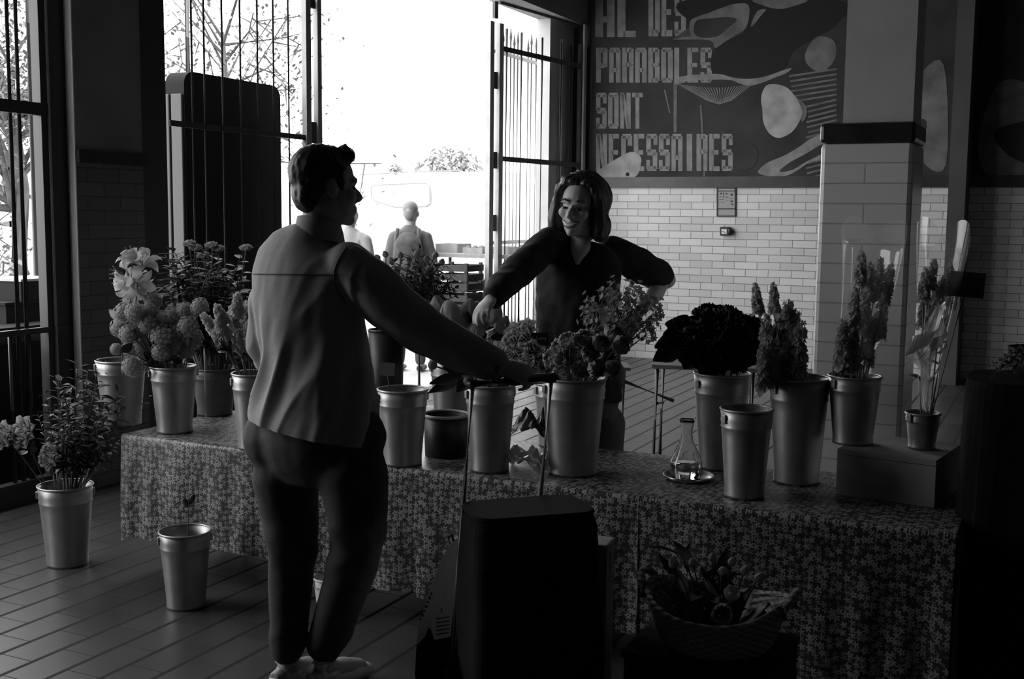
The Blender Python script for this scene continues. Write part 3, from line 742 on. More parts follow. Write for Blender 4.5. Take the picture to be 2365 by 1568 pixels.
# lilies behind them
lab = 'white open lily in the tall bunch at the far left of the table'
Y0 = b0['c'].y
for i, (px, py, rp, u, v) in enumerate([(287, 645, 44, -.6, .1), (331, 598, 40, .5, -.8), (303, 592, 34, -.1, -.9), (280, 632, 36, -.9, -.2), (299, 680, 36, -.2, .8), (322, 656, 38, .6, .3)]):
    h = at(px, py, Y0 - .06 - .02 * i); flower('lily', b0, h, facing(u, v, .2), rp * mpx(Y0), LILY[i % 2], lab, 'flower', 'lilies at the far left', spin=i * .7, leaves=2, ls=.11)
lab = 'leafy dark branch rising behind the snowball blooms'
YX = bX['c'].y
for i, (px, py, Y, u, v) in enumerate(dome(465, 645, 125, 84, 56, YX, .18, .6, 1)):
    branch(bX, at(px, py, Y), lab, 'dark branches behind the snowballs', SPRIG if i % 3 else SPRIG_N, frac=.8, wide=1.5)
lab = 'small pale bloom at the top of the dark branches'
for i, (px, py) in enumerate([(437, 562), (452, 572), (488, 566), (505, 574), (568, 572), (470, 590)]):
    h = at(px, py, YX - .05); flower('topmost_bloom', bX, h, Vector((0, -.4, 1)), 13 * mpx(YX), ROSE[i % 3], lab, 'flower', 'pale blooms topping the dark branches', leaves=2, ls=.06)
# white stocks left of the customer
lab = 'white stock in the bucket at the customer\'s left elbow'
Y2 = b2['c'].y
for i, (px, py, Y, u, v) in enumerate(dome(548, 770, 52, 52, 12, Y2, .08, .8, 2)):
    h = at(px, py, Y); flower('stock_flower', b2, h, Vector((u * .7, -.35, 1 - v * .3)), 17 * mpx(Y), SNOWW[i % 2], lab, 'flower', 'white stocks at the customer\'s elbow', leaves=2, ls=.08, spin=i)
# roses and foliage in the tall floor bucket
YF = fb2['c'].y
for i, (px, py, rp, lb) in enumerate([(52, 998, 33, 'wide pale rose facing the viewer by the gate grille'), (6, 1004, 28, 'pale rose cut by the left picture edge'), (112, 1054, 27, 'dim half-shaded rose above the tall floor bucket')]):
    h = at(px, py, YF - .14); flower('garden_rose', fb2, h, facing(-.5, 0, .2), rp * mpx(YF - .14), ROSE[i], lb, 'flower', None, spin=i, leaves=2, lk='oval', ls=.08)
lab = 'dark leafy stem fanning out of the tall floor bucket'
for i, (px, py, Y, u, v) in enumerate(dome(205, 935, 112, 112, 36, YF + .02, .2, .6, 3)):
    branch(fb2, at(px, py, Y), lab, 'dark stems in the tall floor bucket', SPRIG if i % 2 else SPRIG_N, frac=.85, wide=1.0)
# big bunch in the tall vase
YV = bV['c'].y
lab = 'loose leafy stem in the wide bunch behind the customer\'s shoulder'
for i, (px, py, Y, u, v) in enumerate(dome(958, 648, 104, 70, 70, YV, .2, .6, 4)):
    branch(bV, at(px, py, Y), lab, 'leafy stems behind the customer\'s shoulder', SPRIG_L if i % 3 else SPRIG_N, frac=.9, wide=1.35)
lab = 'small pale bud topping the bunch behind the customer\'s shoulder'
for i, (px, py) in enumerate([(872, 596), (890, 588), (905, 604), (925, 590), (945, 600), (962, 588), (985, 598), (1005, 590), (1020, 606), (915, 620), (955, 622), (990, 622)]):
    h = at(px, py, YV - .08); flower('tulip_bud', bV, h, Vector(((px - 950) / 150, -.3, 1)), 10 * mpx(YV), TUL[i % 2], lab, 'flower', 'pale buds behind the customer\'s shoulder', leaves=2, ls=.06)
# pale cupped blooms
lab = 'pale cupped bloom in the bunch above the customer\'s forearm'
Y4 = b4['c'].y
for i, (px, py, rp) in enumerate([(990, 712, 24), (1012, 706, 26), (1040, 724, 34), (1084, 726, 38), (1112, 742, 30), (1138, 726, 32), (1160, 752, 26), (1062, 752, 30), (1100, 764, 28)]):
    Y = Y4 - .05 - .05 * (i % 3); h = at(px, py, Y); flower('cupped_flower', b4, h, Vector(((px - 1070) / 220, -.25, 1)), rp * mpx(Y), TUL[i % 3], lab, 'flower', 'pale cupped blooms above the forearm', spin=i, leaves=2, lk='broad', ls=.10)
lab = 'dark leafy stem low among the pale cupped blooms'
for i, (px, py, Y, u, v) in enumerate(dome(1110, 790, 80, 38, 10, Y4, .08, .8, 5)):
    branch(b4, at(px, py, Y), lab, 'leaves under the pale cupped blooms', SPRIG, frac=.8, wide=.9)
# peony buds
Y5 = b5['c'].y
for i, (px, py, rp, lb) in enumerate([(999, 843, 11, 'closed peony bud leaning out left of its bucket'), (1083, 880, 13, 'pale closed peony bud beside the trolley grip'), (1125, 868, 12, 'dark peony bud under the customer\'s wrist')]):
    h = at(px, py, Y5 - .03 - .03 * i); flower('peony_bud', b5, h, Vector((-.8 + .4 * i, -.3, .5)), rp * mpx(Y5), shared('bud/0', lambda: MB().ell((0, 0, 0), (1, 1, 1.05), nu=14, nv=10), M_pet_m), lb, 'flower', None, bname='bud', leaves=0, sr=.004)
lab = 'long dark peony leaf drooping over the bucket rim'
for i, (px, py) in enumerate([(990, 905), (992, 884), (1020, 848), (1035, 842), (1055, 905), (1170, 905), (1150, 870), (1075, 850)]):
    tip = at(px, py, Y5 - .06); base, rim = vessel_stem(b5, tip); r = thing('peony_leaf', base, lab, 'leaf', 'peony leaves over the bucket rim')
    q_ = rim.lerp(tip, .25) + Z * .025
    m_ = MB(); m_.tube([base, rim, q_], .003, 5); m_.build('stem', M_stem, r, fix=False)
    m_ = MB(); leafm(m_, q_, tip - q_, Vector((0, -.75, .6)), (tip - q_).length, .05, .1); m_.build('blade', M_leaf, r, smooth=True)
# ranunculus in the large bucket
lab = 'pale many-petalled ranunculus in the bucket before the florist'
Y6 = b6['c'].y
for i, (px, py) in enumerate([(1314, 790), (1279, 828), (1301, 860), (1349, 785), (1385, 796), (1412, 772), (1326, 822), (1362, 816), (1430, 800), (1395, 826), (1340, 850), (1375, 848), (1408, 850), (1296, 806)]):
    Y = Y6 - .11 - .05 * math.cos(i * 1.7); h = at(px, py, Y); flower('ranunculus', b6, h, facing((px - 1350) / 90, (py - 815) / 60, .35), 31 * mpx(Y), ROSE_M[i % 3], lab, 'flower', 'ranunculus before the florist', spin=i, leaves=1, ls=.06)
lab = 'loose spray of tiny flowers before the florist\'s waist'
for i, (px, py, Y, u, v) in enumerate(dome(1440, 725, 84, 62, 26, Y6 + .02, .12, .7, 6)):
    h = at(px, py, Y); flower('flower_spray', b6, h, Vector((u * .8, -.2, 1 - v * .4)), 30 * mpx(Y), SPRAY[i % 3], lab, 'flower', 'tiny flower sprays before the florist', bname='flower_heads', leaves=1, ls=.05)
# blush roses in the half-hidden bucket
lab = 'blush rose in the half-hidden bucket beside the customer\'s hand'
Y7 = b7['c'].y
for i, (px, py, rp) in enumerate([(1190, 772, 30), (1212, 760, 26), (1178, 806, 28), (1208, 800, 30), (1240, 822, 26), (1222, 842, 26)]):
    h = at(px, py, Y7 - .12 - .02 * i); flower('blush_rose', b7, h, facing(-.7, (py - 800) / 60, .3), rp * mpx(Y7 - .1), ROSE[i % 3], lab, 'flower', 'blush roses beside the hand', spin=i, leaves=2, lk='oval', ls=.07)
lab = 'small-leaved dark twig between the slate and the blush roses'
for i, (px, py, Y, u, v) in enumerate(dome(1225, 755, 60, 45, 9, Y7, .08, .7, 8)):
    branch(b7, at(px, py, Y), lab, 'twigs around the chalk slate', SPRIG_N, frac=.8, wide=.7)
# dark blooms
lab = 'very dark full bloom in the shaded bunch left of the stocks'
Y8 = b8['c'].y
for i, (px, py, Y, u, v) in enumerate(dome(1668, 782, 92, 62, 22, Y8, .14, .75, 9)):
    h = at(px, py, Y); flower('dark_bloom', b8, h, facing(u, v, .5), 34 * mpx(Y), ROSE_D[i % 3], lab, 'flower', 'dark blooms in the shaded bunch', spin=i, leaves=1, lk='broad', ls=.10)
lab = 'broad dark leaf jutting left from the shaded bunch'
for i, (px, py) in enumerate([(1508, 830), (1530, 770), (1552, 735), (1545, 800), (1580, 850), (1512, 800), (1572, 760), (1600, 735), (1535, 745)]):
    tip = at(px, py, Y8 - .05 + .03 * (i % 3)); base, rim = vessel_stem(b8, tip); r = thing('broad_leaf', base, lab, 'leaf', 'broad leaves of the shaded bunch')
    q_ = rim.lerp(tip, .45) + Z * .07
    m_ = MB(); m_.tube([base, rim, q_], .004, 5); m_.build('stem', M_stem, r, fix=False)
    m_ = MB(); leafm(m_, q_, tip - q_, Vector((0, -.8, .55)), (tip - q_).length, .085, .15); m_.build('blade', M_leaf, r, smooth=True)
# stocks
lab = 'upright stock spike in the bucket left of the glazed pillar'
Y9 = b9['c'].y
for i, (px, py, sc) in enumerate([(1744, 652, 16), (1787, 650, 16), (1822, 690, 27), (1852, 740, 27), (1768, 724, 24), (1800, 726, 24), (1832, 772, 26), (1782, 775, 26), (1812, 800, 25), (1856, 800, 24), (1760, 795, 23), (1838, 712, 25)]):
    Y = Y9 - .04 - .05 * math.cos(i * 1.9); s_ = sc * mpx(Y); L = 4.6 * s_
    tip = at(px, py, Y); d = Vector(((px - 1810) / 400, -.08, 1)).normalized(); h = tip - d * L
    flower('stock_flower', b9, h, d, s_, STK[i % 3], lab, 'flower', 'stocks beside the pillar', bname='flower_spike', spin=i, leaves=2, ls=.08)
lab = 'tall pale stock in the sleeve on the wooden box'
Y11 = b11['c'].y
for i, (px, py, sc) in enumerate([(1992, 566, 18), (2012, 590, 20), (2036, 580, 19), (2062, 596, 20), (1974, 650, 20), (2000, 660, 22), (2046, 668, 22), (1944, 735, 22), (1972, 742, 22), (2010, 735, 20), (1936, 785, 20)]):
    Y = Y11 - .03 - .04 * math.cos(i * 1.7); s_ = sc * mpx(Y); tip = at(px, py, Y); d = Vector(((px - 1985) / 450, -.05, 1)).normalized(); h = tip - d * 5.2 * s_
    flower('stock_flower', b11, h, d, s_, (STK_P if i > 6 else STK)[i % 3], lab, 'flower', 'tall stocks on the wooden box', bname='flower_spike', spin=i, leaves=1, ls=.08)
lab = 'dim tall stem in the small bucket below the black slate'
Y12 = b12['c'].y
for i, (px, py, sc) in enumerate([(2140, 610, 17), (2160, 590, 16), (2175, 640, 18), (2200, 600, 16), (2135, 680, 16), (2215, 640, 15)]):
    s_ = sc * mpx(Y12); tip = at(px, py, Y12 + .02 * i - .05); d = Vector(((px - 2130) / 300, 0, 1)).normalized(); h = tip - d * 5.0 * s_
    flower('stock_flower', b12, h, d, s_, STK[i % 3], lab, 'flower', 'dim stems below the slate', bname='flower_spike', leaves=2, ls=.08)
# clear sleeves round the tall bunches
def sleeve(p0, p1, r0, r1, seed, label):
    m_ = MB(); d = (p1 - p0); x, y = frame(d)
    def fn(u, v):
        a = u * math.pi * 2; r = r0 + (r1 - r0) * v; r *= 1 + .16 * noise.noise(Vector((math.cos(a) * 1.6, math.sin(a) * 1.6, v * 1.5 + seed)))
        top = 1 + (.10 * math.cos(a * 2 + seed) if v > .95 else 0)
        return p0 + d * v * top + (x * math.cos(a) + y * math.sin(a)) * r
    m_.grid(fn, 36, 16); o = m_.build('flower_sleeve', M_film, None, smooth=True); return tag(o, label, 'wrapping')
sleeve(b11['c'] + Z * (b11['h'] + .005), at(2022, 535, Y11), .055, .105, 1, 'clear cellophane sleeve around the tall stocks by the pillar')
sleeve(b12['c'] + Z * (b12['h'] + .005), at(2178, 545, Y12), .020, .085, 4, 'clear cellophane sleeve rising behind the black slate')
tw_ = at(2140, 800, Y12 - .09)
m_ = MB()
def fn(u, v):
    q = [at(2178, 700, Y12 - .07), at(2160, 780, Y12 - .10), at(2122, 800, Y12 - .10), at(2140, 860, Y12 - .08), at(2138, 945, Y12 - .045)]
    k = v * 3.999; i = int(k); p = q[i].lerp(q[i + 1], k - i); wd = (.012 + .05 * math.sin(math.pi * min(1, v * 1.25)) ** 2 * (v < .8))
    x = u * 2 - 1
    return p + Vector((x * wd, -.02 * math.sin(x * 3 + v * 9), wd * .6 * math.sin(x * 5 + v * 7)))
m_.grid(fn, 10, 28); o = m_.build('cellophane_twist', film_mat('bright_cellophane', .15, .22), None, smooth=False); tag(o, 'twisted bright cellophane hanging over the small bucket at right', 'wrapping')
# ------------------------------------------------------------------ gates and grilles
def gcol(px, w):                                      # point on the plane w in front of / behind the gate wall, under an image column
    d = ray(px, 600); p0 = G(0, w); n = B; k = (p0 - CAM).dot(n) / d.dot(n); return CAM + d * k
def gtt(px, w): return (K - gcol(px, w)).dot(A)
def gz(px, py, w): return onplane(px, py, G(0, w), B).z
def flat(mb, t, w, z0, z1, wa, wb): abox(mb, G(t, w, (z0 + z1) / 2), (wb, wa, z1 - z0))
WG = -.12
gl = thing('gate_leaf', G(gtt(600, WG), WG), 'tall barred gate leaf standing left of the open doorway', 'gate')
for px, wa in ((712, .06), (737, .05)):
    m_ = MB(); flat(m_, gtt(px, WG), WG, .05, 4.25, wa, .04); m_.build('stile', M_steel_l, gl)
m_ = MB(); flat(m_, gtt(724.5, WG), WG, .6, .75, .06, .03); m_.build('hinge', M_steel, gl)
for z0_, z1_ in ((2.05, 2.2), (3.0, 3.06)): m_ = MB(); flat(m_, gtt(724.5, WG), WG, z0_, z1_, .06, .03); m_.build('hinge', M_steel, gl)
for px in (452, 480, 521, 562, 601, 637, 671):
    m_ = MB(); m_.tube([G(gtt(px, WG), WG, .08), G(gtt(px, WG), WG, 4.25)], .011, 8); m_.build('bar', M_steel, gl, smooth=True)
ta, tb_ = gtt(398, WG), gtt(716, WG)
for z in (.1, gz(560, 302, WG), 3.6):
    m_ = MB(); abox(m_, G((ta + tb_) / 2, WG, z), (.018, abs(ta - tb_), .035)); m_.build('rail', M_steel, gl)
# right leaf, swung slightly outward
WR = -.03
R0 = gcol(1333, WR); A2 = Vector((math.sin(R(33)), math.cos(R(33)), 0)); N2 = Vector((A2.y, -A2.x, 0))
ROT2 = Matrix(((N2.x, A2.x, 0), (N2.y, A2.y, 0), (0, 0, 1)))
def rl(px):
    d = ray(px, 600); return R0 + A2 * ((CAM - R0).cross(d).z / A2.cross(d).z)
def rlz(px, py): return onplane(px, py, R0, N2).z
gr = thing('gate_leaf', Vector((R0.x, R0.y, 0)), 'tall barred gate leaf right of the doorway behind the florist', 'gate')
for px, wa in ((1129, .07), (1150, .07), (1334, .05)):
    p = rl(px); p.z = 1.72
    m_ = MB(); m_.box(p, (.05, wa, 3.34), ROT2); m_.build('stile', M_steel_l if px < 1200 else M_steel, gr)
for z in (rlz(1140, 370), rlz(1140, 185), rlz(1140, 515), rlz(1140, 22)):
    p = rl(1139.5); p.z = z; m_ = MB(); m_.box(p, (.03, .06, .16), ROT2); m_.build('hinge', M_steel, gr)
for px in (1165.5, 1199, 1246, 1289, 1311):
    p = rl(px); m_ = MB(); m_.tube([Vector((p.x, p.y, .08)), Vector((p.x, p.y, 3.36))], .013, 8); m_.build('bar', M_steel, gr, smooth=True)
pa, pb = rl(1150), rl(1334)
for z in (rlz(1157, 4), rlz(1155, 111), rlz(1153, 366), .1):
    c_ = (pa + pb) / 2; c_.z = z; m_ = MB(); m_.box(c_, (.02, (pa - pb).length, .05), ROT2); m_.build('rail', M_steel, gr)
# light jamb strips by the gate (wall trims)
for i, (px, wa, M) in enumerate(((1342, .07, M_plaster), )):
    t_ = gtt(px, .005); wallpiece('trim_%d' % (i + 3), t_ - wa / 2, t_ + wa / 2, 0, 3.6, 0, .02, M)
# low outer fence with spear tips
WS = -.75
fe = thing('spear_fence', G(gtt(1215, WS), WS), 'outer iron fence with spear tips seen through the right gate', 'fence')
for px, py in ((1158, 62), (1175, 57), (1183, 72), (1191, 66), (1214.6, 84), (1222, 70), (1233, 78)):
    z = gz(px, py, WS); t_ = gtt(px, WS)
    m_ = MB(); m_.tube([G(t_, WS, .05), G(t_, WS, z - .16), G(t_, WS, z - .13), G(t_, WS, z)], [.011, .011, .017, .001], 8); m_.build('spear_bar', M_steel, fe, smooth=True)
for py in (122, 560):
    z = gz(1157, py, WS); t0_, t1_ = gtt(1140, WS), gtt(1262, WS); m_ = MB(); abox(m_, G((t0_ + t1_) / 2, WS, z), (.02, abs(t1_ - t0_), .04)); m_.build('rail', M_steel, fe)
# grille in the bay left of the tiled pier
WL_ = -.10
gg = thing('window_grille', G(gtt(60, WL_), WL_), 'barred iron grille at the left edge beside the tiled pier', 'grille')
m_ = MB(); flat(m_, gtt(131, WL_), WL_, 0, 4.3, .20, .06); m_.build('post', M_steel_d, gg)
m_ = MB(); flat(m_, gtt(113, WL_), WL_ + .035, 0, 4.3, .012, .012); m_.build('edge_highlight', M_steel_l, gg)  # pale strip painted in for the highlight down the post's edge
for px in (-80, -58, 36, 56, -240, -216, -480, -450):
    m_ = MB(); m_.tube([G(gtt(px, WL_), WL_, .1), G(gtt(px, WL_), WL_, 4.3)], .014, 8); m_.build('bar', M_steel, gg, smooth=True)
for px in (16, 60):
    m_ = MB(); m_.tube([G(gtt(px, WL_), WL_, .1), G(gtt(px, WL_), WL_, gz(60, 768, WL_))], .012, 8); m_.build('bar', M_steel, gg, smooth=True)
t0_, t1_ = gtt(180, WL_), 11.15
for py in (250, 765, 1208):
    m_ = MB(); abox(m_, G((t0_ + t1_) / 2, WL_ + .02, gz(60, py, WL_)), (.03, abs(t1_ - t0_), .065 if py != 765 else .03)); m_.build('rail', M_steel_d if py != 765 else M_steel, gg)
m_ = MB(); abox(m_, G((t0_ + t1_) / 2, WL_, .06), (.06, abs(t1_ - t0_), .12)); m_.build('kick_rail', M_steel_d, gg)

# ------------------------------------------------------------------ things on the tiled wall
def W2(px, py, off=.004):
    s_, z_ = bw(px, py); return T(s_, off, z_)
M_mur = mat('mural_ground', .032, .85, var=.4, vs=2.5)
M_mu1 = mat('mural_letter_paint', .24, .85, var=.22, vs=9)
M_mu2 = mat('mural_pale_paint', .36, .85, var=.25, vs=7)
M_mu3 = mat('mural_grey_paint', .15, .85, var=.35, vs=6)
M_mu4 = mat('mural_deep_paint', .012, .85)
mu = thing('mural', T(2.6, .001, zf), 'painted wall mural of big letters, mushrooms and tulips above the tiles', 'mural')
s0_, s1_ = bw(1366, 300)[0], 8.2
m_ = MB(); m_.poly([T(s0_, .003, zf), T(s1_, .003, zf), T(s1_, .003, H - .02), T(s0_, .003, H - .02)]); m_.build('painted_ground', M_mur, mu)
GLY = {  # strokes as rectangles in a unit cell
    'P': [(0, 0, .42, 1), (.3, .86, .8, 1), (.3, .42, .8, .55), (.58, .45, 1, .97)],
    'A': [(0, 0, .40, .94), (.60, 0, 1, .94), (.1, .86, .9, 1), (.3, .3, .7, .42)],
    'R': [(0, 0, .42, 1), (.3, .86, .8, 1), (.3, .46, .8, .58), (.58, .52, 1, .97), (.62, 0, .98, .5)],
    'B': [(0, 0, .42, 1), (.3, .87, .85, 1), (.3, .45, .9, .56), (.3, 0, .85, .13), (.58, .55, .98, .95), (.58, .05, 1, .48)],
    'O': [(0, .06, .42, .94), (.58, .06, 1, .94), (.1, .87, .9, 1), (.1, 0, .9, .13)],
    'L': [(0, 0, .42, 1), (.3, 0, .95, .13)],
    'E': [(0, 0, .42, 1), (.3, .87, .95, 1), (.3, .44, .85, .56), (.3, 0, .95, .13)],
    'S': [(0, .5, .42, .95), (.58, .05, 1, .5), (.08, .87, .92, 1), (.08, 0, .92, .13), (.1, .42, .9, .58), (0, .05, .34, .3), (.66, .7, 1, .95)],
    'N': [(0, 0, .38, 1), (.60, 0, 1, 1), (.02, .98, .4, .98, .98, .02, .6, .02)],
    'T': [(.32, 0, .68, 1), (0, .87, 1, 1)],
    'C': [(0, .06, .42, .94), (.1, .87, .9, 1), (.1, 0, .9, .13), (.58, .68, 1, .95), (.58, .05, 1, .32)],
    'I': [(.25, 0, .75, 1)],
    'D': [(0, 0, .42, 1), (.3, .87, .85, 1), (.3, 0, .85, .13), (.58, .08, 1, .92)],
}
def word(txt, x0, x1, yt, yb, gap=.12, cut=None):
    n = len(txt); adv = (x1 - x0) / n; m_ = MB()
    for i, ch in enumerate(txt):
        w_ = adv * (1 - gap)
        for g_ in GLY.get(ch, []):
            if len(g_) == 8:
                m_.poly([W2(x0 + i * adv + g_[2 * k] * w_, yb + (yt - yb) * g_[2 * k + 1], .005) for k in range(4)]); continue
            a, b_, c, d = g_
            X0, X1 = x0 + i * adv + a * w_, x0 + i * adv + c * w_; Y0, Y1 = yb + (yt - yb) * b_, yb + (yt - yb) * d
            if cut and X0 > cut[0] and Y0 > cut[1]: continue
            m_.poly([W2(X0, Y0, .005), W2(X1, Y0, .005), W2(X1, Y1, .005), W2(X0, Y1, .005)])
    m_.build('lettering', M_mu1, mu)
word('AL', 1375, 1477, -28, 86); word('DES', 1498, 1588, -28, 84)
word('PARABOLES', 1377, 1648, 110, 191); word('SONT', 1377, 1488, 214, 297); word('NECESSAIRES', 1377, 1696, 309, 395)
def blob(name, pts, M, off=.006):
    n = len(pts); cr_ = []
    for i in range(n):                                # rounded outline through the points
        p0, p1, p2, p3 = (Vector(pts[(i + k - 1) % n]).to_2d() for k in range(4))
        for k in range(5):
            t = k / 5; cr_.append(((p1 * 2) + (p2 - p0) * t + (p0 * 2 - p1 * 5 + p2 * 4 - p3) * t * t + (p1 * 3 - p0 - p2 * 3 + p3) * t ** 3) * .5)
    m_ = MB(); m_.poly([W2(x, y, off) for x, y in cr_]); m_.build(name, M, mu)
def ipts(c):                                          # crop (zoom 3.563, origin 1340,0) to image pixels
    return [(1340 + x / 3.563, y / 3.563) for x, y in c]
blob('dark_petal', ipts([(880, 0), (2120, 0), (2110, 200), (1940, 310), (1760, 420), (1680, 560), (1560, 610), (1400, 640), (1250, 625), (1090, 600), (1090, 430), (1200, 340), (1350, 250), (1000, 180), (890, 170)]), M_mu4, .0055)
blob('leaf', ipts([(905, 290), (905, 180), (960, 140), (1060, 105), (1180, 60), (1290, 30), (1390, 50), (1370, 220), (1280, 290), (1190, 345), (1110, 395), (1060, 330), (760, 325), (900, 300)]), M_mu3)
blob('leaf_shade', ipts([(940, 270), (960, 170), (1100, 150), (1200, 140), (1290, 160), (1220, 230), (1130, 300), (1000, 310)]), M_mur, .0068)
blob('leaf', ipts([(1405, 215), (1430, 140), (1470, 85), (1530, 80), (1480, 140), (1430, 205)]), M_mu3)
blob('leaf', ipts([(1430, 0), (1520, 50), (1640, 75), (1760, 50), (1860, 0)]), M_mu3)
blob('tulip', ipts([(1500, 760), (1540, 700), (1620, 695), (1700, 720), (1760, 780), (1810, 850), (1830, 930), (1800, 1010), (1740, 1090), (1640, 1135), (1560, 1100), (1510, 1010), (1500, 900), (1490, 830)]), M_mu2, .0075)
blob('tulip', ipts([(1790, 810), (1850, 860), (1870, 920), (1850, 980), (1820, 1000), (1830, 920)]), M_mu3, .008)
blob('tulip', ipts([(1880, 380), (1960, 300), (2080, 330), (2110, 420), (2080, 520), (1990, 590), (1900, 560), (1850, 480)]), M_mu3)
blob('leaf', ipts([(1465, 1415), (1540, 1340), (1680, 1280), (1800, 1210), (1900, 1140), (2000, 1120), (2000, 1290), (1880, 1340), (1760, 1420), (1640, 1460), (1540, 1450)]), M_mu1)
blob('leaf_shade', ipts([(1640, 1410), (1720, 1340), (1850, 1270), (1990, 1190), (1990, 1260), (1860, 1330), (1740, 1400)]), M_mur, .0075)
blob('mushroom_cap', ipts([(780, 655), (860, 625), (1000, 612), (1150, 610), (1260, 640), (1350, 650), (1450, 645), (1560, 620), (1640, 590), (1740, 560), (1700, 600), (1600, 640), (1500, 680), (1400, 705), (1320, 690), (1240, 660), (1100, 655), (900, 665), (800, 700), (780, 720)]), M_mu1)
m_ = MB()
for i in range(26):                                   # gills under the cap
    u = i / 25; x0, y0 = 800 + 620 * u, 690 + 30 * math.sin(u * 3.1); x1, y1 = 1050 + 190 * u, 860 - 60 * abs(u - .5)
    a, b_ = ipts([(x0, y0), (x1, y1)]); m_.poly([W2(a[0] - 1, a[1], .0065), W2(a[0] + 1.2, a[1], .0065), W2(b_[0] + .8, b_[1], .0065), W2(b_[0] - .6, b_[1], .0065)])
m_.build('mushroom_gills', M_mu1, mu)
m_ = MB()
for i in range(24):                                   # hatched background lines at the right
    y = 560 + 42 * i; x0 = 1720 + 8 * (i % 3) + (140 if y > 780 else 0); a, b_ = ipts([(x0, y + 60), (2110, y)])
    if y > 1480: break
    m_.poly([W2(a[0], a[1], .005), W2(b_[0], b_[1], .005), W2(b_[0], b_[1] + 4.5, .005), W2(a[0], a[1] + 4.5, .005)])
m_.build('hatching', M_mu3, mu)
m_ = MB()
for c in ([(985, 865), (1000, 865), (1015, 1095), (1000, 1095)], [(690, 740), (702, 740), (745, 930), (733, 930)], [(1015, 1405), (1030, 1405), (1028, 1470), (1015, 1470)], [(770, 690), (800, 690), (795, 1090), (770, 1090)]):
    m_.poly([W2(x, y, .0062) for x, y in ipts(c)])
m_.build('stalk', M_mu3, mu)
blob('pebble', ipts([(1265, 1300), (1310, 1180), (1400, 1180), (1460, 1240), (1450, 1340), (1370, 1400), (1280, 1390)]), M_mur, .007)
blob('bird_head', ipts([(130, 1420), (330, 1290), (430, 1250), (500, 1290), (500, 1360), (470, 1440), (380, 1490), (240, 1490), (160, 1460)]), M_mu2, .0072)
blob('bird_eye', [(1340 + (392 + 16 * math.cos(a)) / 3.563, (1435 + 16 * math.sin(a)) / 3.563) for a in [i * .52 for i in range(12)]], M_mu4, .009)
# farther mural figures right of the pillar
blob('leaf', [(2120, 180), (2180, 150), (2185, 380), (2130, 370), (2140, 280), (2100, 270)], M_mu3)
blob('leaf', [(2300, 200), (2365, 190), (2420, 260), (2300, 300), (2330, 360), (2420, 400), (2290, 410), (2260, 330)], M_mu3)
# framed notice and small alarm box
no = thing('framed_notice', W2(1678, 466, .004), 'framed safety notice high on the white tiles', 'notice')
def wbox(m_, x0, y0, x1, y1, o0, o1):
    p = [bw(x0, y0), bw(x1, y0), bw(x1, y1), bw(x0, y1)]; pts = [T(s_, o0, z_) for s_, z_ in p]; m_.prism(pts, -A * (o1 - o0)); return m_
wbox(MB(), 1657, 434, 1699, 499, .001, .012).build('notice_sheet', mat('notice_grey', .34, .6), no)
m_ = MB()
for q in ((1656, 433, 1658.5, 500), (1697.5, 433, 1700, 500), (1656, 433, 1700, 435.5), (1656, 440, 1700, 442), (1656, 481, 1700, 483.2), (1656, 497.5, 1700, 500)): wbox(m_, *q, .012, .018)
m_.build('notice_frame', M_print, no)
m_ = MB()
for q in ((1664, 445, 1668, 449), (1676, 446, 1681, 449), (1688, 447, 1693, 452), (1671, 443, 1672.4, 458), (1662, 454, 1669, 455.2), (1662, 460, 1672, 461), (1676, 455, 1683, 456.2), (1686, 457, 1694, 458.2), (1688, 463, 1693, 467), (1662, 466, 1675, 467), (1677, 462, 1684, 463), (1690, 470, 1694, 474)): wbox(m_, *q, .0122, .0135)
m_.build('notice_print', M_print, no)
al = thing('alarm_box', W2(1678, 534, .004), 'small dark alarm box with pale face on the white tiles', 'alarm')
wbox(MB(), 1666, 524, 1686, 544, .002, .06).build('box_body', M_blackp, al, bevel=.004)
wbox(MB(), 1670, 529, 1682, 540, .06, .064).build('face_plate', M_paper, al)
c_ = W2(1688, 534, .04); m_ = MB(); m_.ell(c_, (.03, .03, .045), nu=14, nv=10); m_.build('call_lamp', M_blackp, al, smooth=True)
m_ = MB(); wbox(m_, 1671, 534, 1676, 535.5, .064, .0645); wbox(m_, 1676, 537, 1681, 538.2, .064, .0645); m_.build('face_print', M_print, al)

# ------------------------------------------------------------------ shopping trolley
D1, D2 = 3.32, 3.42
hl, hr = at(1091, 888, D1), at(1273, 874, D2); bl, br = at(1070, 1165, D1 + .02), at(1249, 1135, D2 + .02)
ax = (hr - hl).normalized(); fw = Vector((-ax.y, ax.x, 0)).normalized()
tr = thing('shopping_trolley', Vector(((bl.x + br.x) / 2, (bl.y + br.y) / 2, 0)), 'black two-wheeled shopping trolley gripped by the customer', 'trolley')
dl = (bl - hl).normalized()
for p, q_ in ((hl, bl), (hr, br)):
    m_ = MB(); m_.tube([p + dl * .0, q_, q_ + dl * .62], .0085, 10); m_.build('handle_tube', M_chrome, tr, smooth=True)
m_ = MB(); m_.tube([hl - ax * .012 + Z * .002, hl.lerp(hr, .5) + Z * .002, hr + ax * .012 + Z * .002], .0155, 14); m_.build('grip_bar', M_blackp, tr, smooth=True)
tl, trr = at(1055, 1168, D1 + .03), at(1312, 1138, D2 + .04)
wv = (trr - tl); wv.z = 0; Wd = wv.length; wx = wv.normalized(); wy = Vector((-wx.y, wx.x, 0)); cb_ = (tl + trr) / 2; zt_ = cb_.z
